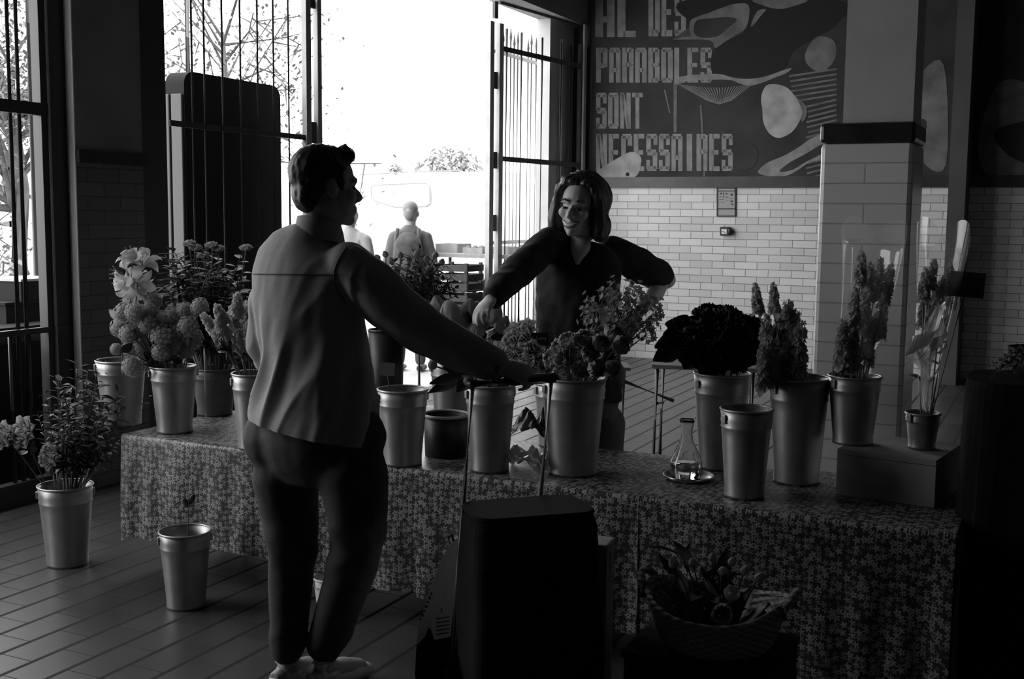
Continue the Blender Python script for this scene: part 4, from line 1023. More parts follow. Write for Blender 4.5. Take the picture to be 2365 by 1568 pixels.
def bagsec(z, w_, d_, cx=0, cy=0, n=6, r_=.05):
    pts = []
    for sx, sy in ((1, 1), (-1, 1), (-1, -1), (1, -1)):
        for k in range(n + 1):
            a = {(1, 1): 0, (-1, 1): 90, (-1, -1): 180, (1, -1): 270}[(sx, sy)] + 90 * k / n; a = R(a)
            pts.append(Vector((cb_.x, cb_.y, z)) + wx * (cx + sx * (w_ / 2 - r_) + r_ * math.cos(a)) + wy * (cy + sy * (d_ / 2 - r_) + r_ * math.sin(a)))
    return pts
secs = [(.09, .30, .20, .05), (.11, .34, .24, .05), (.25, .365, .27, .05), (.42, .355, .27, .05), (.55, .345, .255, .05), (zt_ - .03, .325, .23, .05), (zt_, .31, .21, .05)]
rows = [bagsec(z, w_ * Wd / .325, d_, cx=(.02 - .02 * z / zt_), cy=-.13, r_=r_) for z, w_, d_, r_ in secs]
m_ = MB(); n_ = len(rows[0]); vs = [p for r_ in rows for p in r_]
vs = [p + (p - Vector((cb_.x, cb_.y, p.z))).normalized() * .010 * noise.noise(p * 9) for p in vs]
m_.add(vs, [(i * n_ + k, i * n_ + (k + 1) % n_, (i + 1) * n_ + (k + 1) % n_, (i + 1) * n_ + k) for i in range(len(rows) - 1) for k in range(n_)] + [tuple(range(n_))[::-1], tuple((len(rows) - 1) * n_ + k for k in range(n_))])
m_.build('trolley_bag', M_black, tr, smooth=False, bevel=.004)
fr_ = [bagsec(zt_ + .004, .335 * Wd / .325, .225, cy=-.135), bagsec(zt_ + .012, .325 * Wd / .325, .215, cy=-.135)]
m_ = MB(); vs = [p for r_ in fr_ for p in r_]; m_.add(vs, [(k, (k + 1) % n_, n_ + (k + 1) % n_, n_ + k) for k in range(n_)] + [tuple(range(n_))[::-1], tuple(n_ + k for k in range(n_))])
for k in range(9):                                    # front fall of the flap, following the bag
    pass
m_.build('flap', mat('black_flap', .010, .9, spec=.15), tr)
fz = zt_ - .14
pts = [bagsec(z, w_ * Wd / .325, d_, cx=.018 - .02 * z / zt_, cy=-.137)[n_ // 2 + 1:n_ - 1] for z, w_, d_ in ((zt_ + .006, .32, .215), (zt_ - .03, .334, .246), (fz, .342, .258))]
m_ = MB(); k_ = len(pts[0]); m_.add([p for r_ in pts for p in r_], [(i * k_ + j, i * k_ + j + 1, (i + 1) * k_ + j + 1, (i + 1) * k_ + j) for i in range(2) for j in range(k_ - 1)]); m_.build('flap_front', MATS['black_flap'], tr, solid=.006)
for sg in (-1, 1):
    wc_ = Vector((cb_.x, cb_.y, .085)) + wx * sg * (Wd / 2 + .03) + wy * .03
    m_ = MB(); ring = [(.085 - .012 + .012 * math.cos(q * .785), .012 * math.sin(q * .785)) for q in range(8)]
    mm = MB(); mm.lathe(ring, (0, 0, 0), 28, closed=True); mm.lathe([(.001, -.008), (.055, -.008), (.07, -.004), (.07, .004), (.055, .008), (.001, .008)], (0, 0, 0), 28)
    MM = Matrix((( -wy.x, 0, wx.x), (-wy.y, 0, wx.y), (0, 1, 0)))
    m_.add([wc_ + MM @ v for v in mm.v], mm.f); m_.build('wheel', M_blackp, tr, smooth=True)
m_ = MB(); m_.tube([Vector((cb_.x, cb_.y, .085)) + wx * -(Wd / 2 + .03) + wy * .03, Vector((cb_.x, cb_.y, .085)) + wx * (Wd / 2 + .03) + wy * .03], .007, 8); m_.build('axle', M_steel, tr)
m_ = MB(); m_.tube([Vector((cb_.x, cb_.y, 0)) + wy * -.2 + wx * -.12 + Z * .1, Vector((cb_.x, cb_.y, .012)) + wy * -.22 + wx * -.12, Vector((cb_.x, cb_.y, .012)) + wy * -.22 + wx * .12, Vector((cb_.x, cb_.y, 0)) + wy * -.2 + wx * .12 + Z * .1], .008, 8); m_.build('rest_foot', M_steel, tr)

# ------------------------------------------------------------------ printed carrier bag leaning at the trolley's left
Dp = 3.40
def bp(px, py, o=0): return at(px, py, Dp + o + (px - 990) * .0034)
pbg = thing('carrier_bag', Vector((bp(1000, 1500).x, Dp + .06, 0)), 'pale printed carrier bag squeezed in left of the trolley', 'bag')
outl = [(1038, 1258), (1056, 1268), (1050, 1335), (1038, 1338), (1030, 1395), (1043, 1402), (1040, 1470), (1004, 1478), (990, 1440), (972, 1470), (962, 1490), (968, 1440), (990, 1370), (1016, 1298)]
m_ = MB(); m_.prism([bp(x, y) for x, y in outl], Vector((.02, .07, 0))); m_.build('bag_side', mat('bag_paper', .88, .6, var=.1, vs=9), pbg)
m_ = MB(); m_.prism([bp(x, y, .004) for x, y in [(1004, 1478), (1040, 1470), (1050, 1640), (985, 1650), (958, 1560), (962, 1490), (985, 1445)]], Vector((.02, .08, 0))); m_.build('bag_bottom', M_black, pbg)
m_ = MB()
for i in range(13):
    t_ = i / 12; x = 1019 - 42 * t_ - 6 * t_ * t_ ; y = 1312 + 118 * t_; s_ = 3.4 if i % 2 else 2.6
    m_.poly([bp(x + s_ * math.cos(k * .785), y + s_ * 1.3 * math.sin(k * .785), -.001) for k in range(8)])
m_.build('bag_print', M_print, pbg)
m_ = MB()
for i in range(5):
    y = 1422 + i * 9; m_.poly([bp(1006, y + 6, -.001), bp(1038, y + 1, -.001), bp(1038, y + 4, -.001), bp(1006, y + 9, -.001)])
m_.poly([bp(1012, 1405, -.001), bp(1022, 1404, -.001), bp(1020, 1414, -.001), bp(1012, 1415, -.001)])
m_.build('bag_text', M_print, pbg)
m_ = MB(); m_.tube([bp(1040, 1262, .03), bp(1036, 1240, .03), bp(1044, 1236, .04), bp(1050, 1262, .05)], .004, 6); m_.build('handle_loop', M_black, pbg)

# ------------------------------------------------------------------ wooden stool behind the trolley
sz_ = .56; e0, e1 = onz(1195, 1236, sz_), onz(1404, 1258, sz_); ey = Vector((-(e1 - e0).y, (e1 - e0).x, 0)).normalized(); ex = (e1 - e0).normalized()
D_ = .10; sl = (e1 - e0).length; MS = Matrix(((ex.x, ey.x, 0), (ex.y, ey.y, 0), (0, 0, 1))); scn = (e0 + e1) / 2 + ey * D_ / 2
stl = thing('wooden_stool', Vector((scn.x, scn.y, 0)), 'narrow pale wooden stool showing behind the trolley\'s right side', 'stool')
m_ = MB(); m_.box(scn - Z * .02, (sl, D_, .036), MS); m_.build('seat', M_wood, stl, bevel=.006)
for sx in (-1, 1):
    for sy in (-1, 1):
        m_ = MB(); m_.box(scn + ex * sx * (sl / 2 - .022) + ey * sy * (D_ / 2 - .02) - Z * (sz_ / 2 + .018), (.036, .03, sz_ - .04), MS); m_.build('leg', M_wood, stl)
m_ = MB(); m_.box(scn - Z * .36, (sl - .06, .02, .03), MS); m_.build('stretcher', M_wood, stl)

# ------------------------------------------------------------------ tulip basket on a low crate
ba = 3.22
q_ = onplane(1655, 1534, S(0, ba - .16), A); zb0 = max(.05, q_.z); sB = onplane(1645, 1500, S(0, ba), A).dot(B)
bc = S(sB + .01, ba, zb0)
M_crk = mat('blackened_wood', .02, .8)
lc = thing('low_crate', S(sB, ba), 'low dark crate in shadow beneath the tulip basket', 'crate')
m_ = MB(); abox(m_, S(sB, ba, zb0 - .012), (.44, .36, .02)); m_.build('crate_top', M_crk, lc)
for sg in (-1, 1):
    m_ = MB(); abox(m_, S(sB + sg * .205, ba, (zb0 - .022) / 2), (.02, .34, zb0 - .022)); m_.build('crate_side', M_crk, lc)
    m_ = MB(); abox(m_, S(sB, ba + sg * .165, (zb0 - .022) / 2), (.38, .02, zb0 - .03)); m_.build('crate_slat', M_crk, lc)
rb_ = .155; rt_ = .20
zr = onplane(1655, 1462, S(0, ba - rt_), A).z - zb0
bk = thing('woven_basket', bc, 'soft woven tub basket with two upright handles holding tulips', 'basket')
def weave():
    M = bpy.data.materials.new('woven_rush'); M.use_nodes = True; q = NT(M); b = M.node_tree.nodes['Principled BSDF']
    tc = q.n('ShaderNodeTexCoord'); sx = q.n('ShaderNodeSeparateXYZ'); q.l(tc.outputs['Object'], sx.inputs[0])
    an = q.math('MULTIPLY', q.math('ARCTAN2', sx.outputs[1], sx.outputs[0]), 26); zz = q.math('MULTIPLY', sx.outputs[2], 330)
    wv_ = q.math('MULTIPLY', q.math('SINE', an), q.math('SINE', zz)); v = q.math('ADD', .27, q.math('MULTIPLY', wv_, .12)); q.l(v, b.inputs['Base Color'])
    bp_ = q.n('ShaderNodeBump'); bp_.inputs['Strength'].default_value = .6; bp_.inputs['Distance'].default_value = .006; q.l(wv_, bp_.inputs['Height']); q.l(bp_.outputs['Normal'], b.inputs['Normal']); b.inputs['Roughness'].default_value = .8
    return M
M_weave = weave()
def bw_fn(off, z_top):
    def fn(u, v):
        a = u * 2 * math.pi; rim_ = z_top(a); r_ = rb_ + (rt_ - rb_) * (v ** .6) - off
        r_ *= 1 + .05 * math.cos(2 * (a + ANG)) * v
        return bc + Vector((r_ * math.cos(a), r_ * math.sin(a), .004 + max(off, rim_ * v)))
    return fn
def rimz(a):                                          # raised at the two handle sides
    e = math.cos(a + ANG); return zr + .05 * abs(e) ** 3
m_ = MB(); m_.grid(bw_fn(0, rimz), 64, 14); m_.grid(bw_fn(.008, rimz), 64, 14); m_.disc(bc + Z * .004, rb_, 40); m_.build('basket_wall', M_weave, bk, smooth=True)
m_ = MB(); m_.tube([bw_fn(.004, rimz)(i / 48, 1) for i in range(49)], .009, 8); m_.build('basket_rim', M_weave, bk, smooth=True)
for px, lb, py in ((1508, 'left', 1318), (1802, 'right', 1372)):
    sg = -1 if lb == 'left' else 1; p0 = bc + B * sg * rt_ * 1.04 + Z * (zr + .03); tp = at(px, py, p0.y - .0)
    hh_ = max(.05, tp.z - p0.z)
    pts = [p0 - A * .06 - Z * .01, p0 - A * .055 + Z * hh_ * .5 + B * sg * .005, p0 - A * .03 + Z * hh_ * .92 + B * sg * .02, p0 + Z * hh_ + B * sg * .022, p0 + A * .03 + Z * hh_ * .92 + B * sg * .02, p0 + A * .055 + Z * hh_ * .5 + B * sg * .005, p0 + A * .06 - Z * .01]
    m_ = MB(); m_.tube(pts, .013, 8); m_.build('basket_handle', M_weave, bk, smooth=True)
bB = dict(c=bc, z=zb0, h=zr * .8, r=rt_ * .8, rb=rb_ * .8)
lab = 'pale tulip loosely heaped in the woven basket'
for i, (px, py, rp, op) in enumerate([(1556, 1302, 17, 0), (1580, 1278, 18, 0), (1622, 1318, 15, 0), (1645, 1288, 14, 0), (1690, 1298, 14, 0), (1720, 1318, 16, 0), (1752, 1335, 17, 0), (1600, 1300, 14, 0), (1668, 1320, 14, 0), (1552, 1335, 12, 0)]):
    h = at(px, py, ba * .91 + .62 - .02 * i); h = onplane(px, py, S(0, ba - .02 - .012 * i), A)
    flower('tulip', bB, h, Vector(((px - 1650) / 160, -.3, 1)), rp * mpx(h.y), TUL[i % 3], lab, 'flower', 'tulips heaped in the basket', spin=i, leaves=2, ls=.12)
for px, py, rp, lb, d_ in [(1690, 1372, 24, 'brighter tulip upright at the middle of the basket', (.1, -.5, 1)), (1668, 1418, 32, 'wide open white tulip flopping over the basket front', (-.2, -1, .35))]:
    h = onplane(px, py, S(0, ba - .12), A); flower('tulip', bB, h, Vector(d_), rp * mpx(h.y), TUL_O[0], lb, 'flower', None, leaves=2, ls=.1)
lab = 'broad tulip leaf inside the woven basket'
for i in range(10):
    a = i * .63; tip = bc + Vector((math.cos(a) * .16, math.sin(a) * .13, zr + .02 + .03 * (i % 3))); base = bc + Vector((math.cos(a) * .07, math.sin(a) * .06, .03))
    r = thing('tulip_leaf', base, lab, 'leaf', 'tulip leaves in the basket'); m_ = MB(); leafm(m_, base, tip - base, Z, (tip - base).length, .06, .1); m_.build('blade', M_leaf, r, smooth=True)

# ------------------------------------------------------------------ folding table behind, at the foot of the tiled wall
fz_ = .66; f0 = onz(1478, 838, fz_); fdep = f0.y
ft = thing('folding_table', Vector((onz(1560, 842, fz_).x, fdep, 0)), 'thin-legged folding table at the foot of the tiled wall', 'table')
g0, g1 = onz(1506, 842, fz_), onz(1760, 852, fz_); gu = (g1 - g0).normalized(); gn = Vector((-gu.y, gu.x, 0)); GM = Matrix(((gu.x, gn.x, 0), (gu.y, gn.y, 0), (0, 0, 1))); gc = (g0 + g1) / 2 + gn * .25
m_ = MB(); m_.box(gc - Z * .012, ((g1 - g0).length, .5, .024), GM); m_.build('table_top', M_wood_d, ft)
for px, o_ in ((1519, .03), (1554, .42), (1742, .03), (1768, .42)):
    p = onz(px, 842, fz_) ; p = p + gn * 0; p.z = fz_ - .02; m_ = MB(); dpt = fdep
    pp_ = p + (Vector((0, o_, 0)) if o_ > .1 else Vector((0, .02, 0))); q2 = Vector((pp_.x - .012, pp_.y, 0)); m_.tube([pp_, q2], .014, 8); m_.build('leg', M_steel_d, ft, smooth=True)
m_ = MB(); m_.tube([onz(1519, 842, fz_) + Vector((0, .02, -.24)), onz(1554, 842, fz_) + Vector((0, .42, -.30))], .012, 8); m_.build('brace', M_steel_d, ft)
# diagonal strut reaching left behind the florist
a_, b_ = at(1440, 880, fdep + .05), at(1556, 926, fdep + .05); pv = a_.copy(); pv.z = 0
bs = thing('folding_stand', Vector((a_.x, a_.y, 0)), 'dark folding stand with a slanting strut behind the florist\'s legs', 'stand')
m_ = MB(); m_.tube([a_, b_], .012, 8); m_.build('strut', M_steel_d, bs)
for p in (a_,): m_ = MB(); m_.tube([Vector((p.x, p.y, 0)), Vector((p.x, p.y, .62))], .014, 8); m_.build('leg', M_steel_d, bs)
m_ = MB(); m_.box(Vector((a_.x - .12, a_.y, .63)), (.3, .25, .02)); m_.build('stand_top', M_wood_d, bs)

# ------------------------------------------------------------------ dark display at the right edge
k0 = at(2232, 1200, 3.55)
dc = Vector((k0.x + .22, 3.62, 0))
ds = thing('display_stand', dc, 'tall black draped display stand at the right picture edge', 'stand')
m_ = MB(); zt2 = at(2260, 880, 3.55).z; MD = ROT
secs = [(0, .44, .40), (.3, .43, .40), (zt2 - .02, .40, .38), (zt2, .39, .37)]; vs = []
n_ = 40
for z, a_, b_ in secs:
    for k in range(n_):
        q = 2 * math.pi * k / n_; e = 4; x = math.copysign(abs(math.cos(q)) ** (2 / e), math.cos(q)) * a_ / 2; y = math.copysign(abs(math.sin(q)) ** (2 / e), math.sin(q)) * b_ / 2
        f_ = 1 + (.03 * math.sin(k * 1.9) * (1 - z / zt2)); vs.append(dc + ROT @ Vector((x * f_, y * f_, 0)) + Z * z)
m_.add(vs, [(i * n_ + k, i * n_ + (k + 1) % n_, (i + 1) * n_ + (k + 1) % n_, (i + 1) * n_ + k) for i in range(3) for k in range(n_)] + [tuple(3 * n_ + k for k in range(n_))])
m_.build('black_drape', M_black, ds, smooth=False)
pt = thing('plant_pot', dc + Z * (zt2 + .001), 'small dark pot on the black display stand', 'pot'); m_ = MB(); m_.lathe([(.001, .0), (.06, 0), (.085, .1), (.08, .1), (.06, .02), (.001, .02)], dc + Z * (zt2 + .001), 24); m_.build('pot_body', M_blackp, pt, smooth=True)
bP = dict(c=dc + Z * (zt2 + .001), z=zt2, h=.1, r=.08, rb=.05)
lab = 'dim leafy twig in the pot at the right edge'
for i, (px, py, Y, u, v) in enumerate(dome(2335, 850, 55, 42, 14, dc.y, .12, .6, 3)):
    branch(bP, at(px, py, Y), lab, 'twigs in the pot at the right edge', SPRIG, frac=.95, wide=.8)
# ------------------------------------------------------------------ outside the hall
M_van = mat('white_van_paint', .80, .4)
M_seal = mat('grey_rubber', .30, .7)
M_bark = mat('bark', .10, .9, var=.3, vs=8)
M_fol = mat('tree_leaf', .36, .7, var=.3, vs=3)
M_cab = mat('dark_cabinet_paint', .03, .85, spec=.1)
# tall dark cabinet close behind the left gate leaf
WC = -.42
c0, c1 = gtt(433, WC), gtt(652, WC); zc_t = gz(440, 172, WC)
cbn = thing('market_cabinet', G((c0 + c1) / 2, WC - .09), 'tall dark rounded cabinet standing outside behind the left gate bars', 'cabinet')
rad_ = .09; lo, hi = min(c0, c1), max(c0, c1); poly = [(lo, 0.0), (hi, 0.0)]
for k in range(9): a = R(90 * k / 8); poly.append((hi - rad_ + rad_ * math.cos(a), zc_t - rad_ + rad_ * math.sin(a)))
for k in range(9): a = R(90 + 90 * k / 8); poly.append((lo + rad_ + rad_ * math.cos(a), zc_t - rad_ + rad_ * math.sin(a)))
m_ = MB(); m_.prism([G(t, WC, z + .02) for t, z in poly], -B * .16); m_.build('cabinet_body', M_cab, cbn)
m_ = MB(); abox(m_, G(hi + .012, WC - .05, zc_t / 2), (.09, .022, zc_t - .26)); abox(m_, G(hi + .012, WC - .135, zc_t / 2), (.045, .022, zc_t - .26)); m_.build('lit_end_profile', mat('lit_end_grey', .09, .6), cbn, bevel=.006)  # end profile paler than the body, painting in the daylight on that end
# pole beyond
pO = at(437, 300, 11.5); po = thing('street_pole', Vector((pO.x, pO.y, 0)), 'thick grey pole rising behind the dark cabinet', 'pole')
m_ = MB(); m_.tube([Vector((pO.x, pO.y, .0)), Vector((pO.x, pO.y, 6.5))], .045, 14); m_.build('pole_shaft', mat('pole_paint', .12, .6), po, smooth=True)
m_ = MB(); m_.tube([Vector((pO.x, pO.y, .0)), Vector((pO.x, pO.y, .12))], .09, 14); m_.build('pole_base', MATS['pole_paint'], po)
pW = at(82, 400, 7.6); po = thing('white_post', Vector((pW.x, pW.y, 0)), 'smooth pale post outside the grille at the left edge', 'post')
m_ = MB(); m_.tube([Vector((pW.x, pW.y, .0)), Vector((pW.x, pW.y, 5.5))], .05, 18); m_.build('post_shaft', mat('pale_post', .30, .6), po, smooth=True)
m_ = MB(); m_.tube([Vector((pW.x, pW.y, .0)), Vector((pW.x, pW.y, .05))], .1, 18); m_.build('post_foot', M_steel, po)
# white van
vC = at(960, 520, 17.0); vu = B; vn = A
vanL0, vanL1 = -2.0, 3.4; zt3 = at(960, 396, 17).z
va = thing('white_van', Vector((vC.x, vC.y, 0)) + vu * .7 + vn * .9, 'white van parked across the view beyond the open doorway', 'van')
def vp(x, y, z): return Vector((vC.x, vC.y, 0)) + vu * x + vn * y + Z * z
sec = [(0, .35), (0, 1.2), (.05, zt3 - .18), (.16, zt3), (1.64, zt3), (1.75, zt3 - .18), (1.8, 1.2), (1.8, .35)]
m_ = MB(); m_.prism([vp(vanL0, y, z) for y, z in sec], vu * (vanL1 - vanL0)); m_.build('van_body', M_van, va, bevel=.05)
def vz(px, py): return onplane(px, py, vp(0, -.012, 0), vn)
outl = [(858, 432), (866, 427), (985, 422), (992, 427), (993, 470), (985, 476), (915, 478), (868, 464), (858, 458)]
pts = [vz(x, y) for x, y in outl]
m_ = MB(); m_.prism(pts, vn * -.008); m_.build('window_panel', M_van, va)
m_ = MB(); m_.tube(pts + [pts[0]], .016, 6); m_.build('window_seal', M_seal, va)
m_ = MB(); m_.tube([vz(830, 403), vz(1060, 393)], .012, 6); m_.build('roof_gutter', M_seal, va)
for x in (vanL0 + .9, vanL1 - .9):
    for y in (.1, 1.7):
        m_ = MB(); mm = MB(); mm.lathe([(.001, -.1), (.2, -.1), (.32, -.09), (.34, 0), (.32, .09), (.2, .1), (.001, .1)], (0, 0, 0), 24); MM = Matrix(((vu.x, 0, vn.x), (vu.y, 0, vn.y), (0, 1, 0)))
        m_.add([vp(x, y, .34) + MM @ v for v in mm.v], mm.f); m_.build('wheel', M_blackp, va, smooth=True)
# trees
def tree(px, pyb, Y, zt, r, seed, label, dens=900, leafs=.09, bare=False, shape=(1, 1, 1), trunk=.12, group=None, M=None):
    r_ = random.Random(seed); p = at(px, 480, Y); p.z = -.06
    t = thing('tree', p, label, 'tree', group)
    zc = zt - r * shape[2]
    m_ = MB(); m_.tube([p, p + Z * zc * .6 + Vector((.1, 0, 0)), p + Z * (zc)], [trunk, trunk * .7, trunk * .4], 8)
    tips = []
    for i in range(26 if bare else 12):
        a = r_.uniform(0, 6.28); e = r_.uniform(-.3, 1.2); L = r * r_.uniform(.6, 1.1)
        b0_ = p + Z * (zc * r_.uniform(.45, 1.0)); d = Vector((math.cos(a) * math.cos(e), math.sin(a) * math.cos(e), math.sin(e)))
        b1_ = b0_ + d * L * .55 + Vector((r_.uniform(-.2, .2), r_.uniform(-.2, .2), .1)) * L; b2_ = b1_ + (d + Vector((r_.uniform(-.5, .5), r_.uniform(-.5, .5), r_.uniform(-.6, .3)))) * L * .5
        m_.tube([b0_, b1_, b2_], [trunk * .35, trunk * .16, .008], 5, cap=False); tips += [b1_, b2_, b1_.lerp(b2_, .5)]
        if bare:
            for k in range(4):
                s_ = b1_.lerp(b2_, k / 4); m_.tube([s_, s_ + Vector((r_.uniform(-.4, .4), r_.uniform(-.4, .4), r_.uniform(-.5, .2))) * L * .6], [.012, .005], 4, cap=False); tips.append(m_.v[-1].copy())
    m_.build('trunk', M_bark, t, smooth=True, fix=False)
    m_ = MB()
    for i in range(dens):
        if bare: c = tips[r_.randrange(len(tips))] + Vector((r_.gauss(0, .22), r_.gauss(0, .22), r_.gauss(0, .22)))
        else:
            z = r_.uniform(-1, 1); a = r_.uniform(0, 6.28); q = r_.random() ** .4; s_ = math.sqrt(1 - z * z) * q
            c = p + Z * zc + Vector((s_ * math.cos(a) * r * shape[0], s_ * math.sin(a) * r * shape[1], z * q * r * shape[2]))
        d = Vector((r_.uniform(-1, 1), r_.uniform(-1, 1), r_.uniform(-1, .6))).normalized(); x, y = frame(d); l_ = leafs * r_.uniform(.6, 1.3)
        m_.add([c, c + d * l_ * .5 + x * l_ * .28, c + d * l_, c + d * l_ * .5 - x * l_ * .28], [(0, 1, 2, 3)])
    o = m_.build('leaves', M or M_fol, t, fix=False); return t
tree(1035, 0, 32, at(1035, 332, 32).z, 1.05, 1, 'round-crowned tree above the white van\'s roof', 1500, .22, shape=(1.0, 1.0, .72))
tree(912, 0, 34, at(912, 366, 34).z, .42, 2, 'small pointed tree left of the round tree above the van', 500, .16, shape=(.6, .6, 1.3), trunk=.05)
tree(30, 0, 14.0, at(30, -250, 14).z, 2.2, 3, 'leafy tree outside the grille at the left edge', 9000, .09, bare=True, trunk=.16, M=mat('near_tree_leaf', .16, .7, var=.3, vs=3))
tree(520, 0, 13.5, at(520, -250, 13.5).z, 1.5, 4, 'thin-branched tree above the dark cabinet', 3600, .07, bare=True, trunk=.06, M=MATS['near_tree_leaf'])
tree(-60, 0, 10.5, at(0, 560, 10.5).z, .85, 5, 'dark low tree beside the left grille', 900, .14, shape=(1, 1, .9), trunk=.06, M=MATS['near_tree_leaf'])
# market table with stacked crates beyond the doorway
mt0 = at(968, 705, 10.9); zt4 = .86
q0 = at(1040, 590, 11.6); zt4 = q0.z
mt = thing('market_table', Vector((q0.x + .42, 11.75, 0)), 'high market table piled with goods beyond the doorway', 'table')
m_ = MB(); m_.box(Vector((q0.x + .42, 11.75, zt4)), (1.5, .6, .04), ROT); m_.build('table_top', M_wood, mt)
for dx, dy in ((-.6, -.2), (.6, -.2), (-.6, .2), (.6, .2)):
    m_ = MB(); p = Vector((q0.x + .42, 11.75, 0)) + ROT @ Vector((dx, dy, 0)); m_.tube([p - Z * .06, p + Z * zt4], .02, 8); m_.build('leg', M_steel, mt)
for i, (dx, dy, sx, sz) in enumerate(((-.45, 0, .25, .09), (-.12, -.05, .22, .06), (.2, .02, .26, .07), (.5, -.03, .2, .1))):
    p = Vector((q0.x + .42, 11.75, zt4 + .021)) + ROT @ Vector((dx, dy, 0))
    bx = thing('produce_tray', p, ['low pale tray at the near end of the market table', 'second low tray along the market table', 'third low tray along the market table', 'taller tray at the far end of the market table'][i], 'tray')
    m_ = MB(); m_.box(p + Z * .006, (sx, .3, .012), ROT)
    for s_, sz2 in (((sx / 2, 0), (.012, .3)), ((-sx / 2, 0), (.012, .3)), ((0, .15), (sx, .012)), ((0, -.15), (sx, .012))): m_.box(p + ROT @ Vector((s_[0], s_[1], 0)) + Z * sz / 2, (sz2[0], sz2[1], sz), ROT)
    m_.build('tray_body', M_wood, bx)
    for k in range(7):
        m_ = MB(); m_.ell(p + ROT @ Vector((sx * (-.36 + .12 * k), (-.09, .0, .09)[k % 3], 0)) + Z * .047, (.033, .033, .033), nu=10, nv=7)
        tag(m_.build('fruit', M_pet_m, None, smooth=True), 'round fruit lying in a tray on the market table outside', 'fruit', 'fruit in the trays outside')
def crate(c, sx, sy, sz, label, group=None, M=mat('weathered_crate', .045, .8)):
    r = thing('slatted_crate', c, label, 'crate', group)
    m_ = MB(); m_.box(c + Z * .008, (sx, sy, .016), ROT); m_.build('crate_floor', M, r)
    m_ = MB()
    for k in range(3):
        z = sz * (.18 + .32 * k)
        for s_, q in (((0, sy / 2), (sx, .012)), ((0, -sy / 2), (sx, .012)), ((sx / 2, 0), (.012, sy)), ((-sx / 2, 0), (.012, sy))): m_.box(c + ROT @ Vector((s_[0], s_[1], 0)) + Z * z, (q[0], q[1], sz * .22), ROT)
    m_.build('slats', M, r)
    for a in (-1, 1):
        for b_ in (-1, 1): m_ = MB(); m_.box(c + ROT @ Vector((a * (sx / 2 - .02), b_ * (sy / 2 - .02), 0)) + Z * sz / 2, (.03, .03, sz), ROT); m_.build('corner_post', M, r)
    return r
cz = at(1062, 604, 11.2).z; n_c = 4; hcr = (cz + .06) / n_c
cx_ = at(1060, 640, 11.2)
names = ['bottom crate of the dark stack beyond the doorway', 'second crate up in the dark stack beyond the doorway', 'third crate up in the dark stack beyond the doorway', 'topmost crate of the dark stack beyond the doorway']
for i in range(n_c): crate(Vector((cx_.x, 11.2, -.06 + i * hcr)), .36, .34, hcr * .97, names[i])
cx_ = at(1108, 650, 11.9); crate(Vector((cx_.x, 11.9, -.06)), .3, .3, .55, 'lower crate right of the dark stack beside the gate post'); crate(Vector((cx_.x, 11.9, .49)), .3, .3, .4, 'upper crate right of the dark stack beside the gate post')
lg = at(968, 850, 9.7); po = thing('stall_pole', Vector((lg.x, lg.y, -.06)), 'thin dark upright pole seen under the customer\'s sleeve', 'pole')
m_ = MB(); m_.tube([Vector((lg.x, lg.y, -.06)), Vector((lg.x, lg.y, .75))], .018, 8); m_.build('pole_shaft', M_steel_d, po); m_ = MB(); m_.box(Vector((lg.x, lg.y, .76)), (.2, .2, .02)); m_.build('pole_plate', M_steel_d, po)
# dark carts and boxes outside the left grille
WT = -.75; tA, tB_ = gtt(150, WT), 9.6; zt5 = gz(40, 748, WT)
tb2 = thing('loading_table', G((tA + tB_) / 2, WT, -.06), 'long dark skirted table just outside the left grille', 'table')
m_ = MB(); abox(m_, G((tA + tB_) / 2, WT, zt5), (.7, abs(tB_ - tA), .05)); m_.build('table_top', M_cab, tb2)
m_ = MB(); abox(m_, G((tA + tB_) / 2, WT, (zt5 - .1) / 2 - .01), (.62, abs(tB_ - tA) - .08, zt5 - .02)); m_.build('skirt', M_cab, tb2)
for t_ in (tA + .1, tB_ - .1):
    for w_ in (-.3, .3): m_ = MB(); m_.tube([G(t_, WT + w_ * 1.1, -.06), G(t_, WT + w_ * 1.1, zt5)], .02, 8); m_.build('leg', M_steel_d, tb2)
zb1_, zb2_ = gz(60, 690, WT), gz(60, 640, WT); tC = gtt(52, WT)
for z0_, z1_, wid, lb, pale in ((zt5 + .026, zb1_, .52, 'wide dark box standing on the table outside the left grille', 0), (zb1_ + .001, zb2_, .30, 'smaller dark box with a pale lid atop the wide one outside', 1)):
    c_ = G(tC, WT, z0_); ub = thing('goods_box', c_, lb, 'box')
    m_ = MB(); abox(m_, c_ + Z * (z1_ - z0_ - .014) / 2, (.3, wid, z1_ - z0_ - .014)); m_.build('box_body', M_cab, ub)
    m_ = MB(); abox(m_, c_ + Z * (z1_ - z0_ - .007), (.32, wid * 1.05, .014)); m_.build('box_lid', M_steel_l if pale else M_cab, ub)
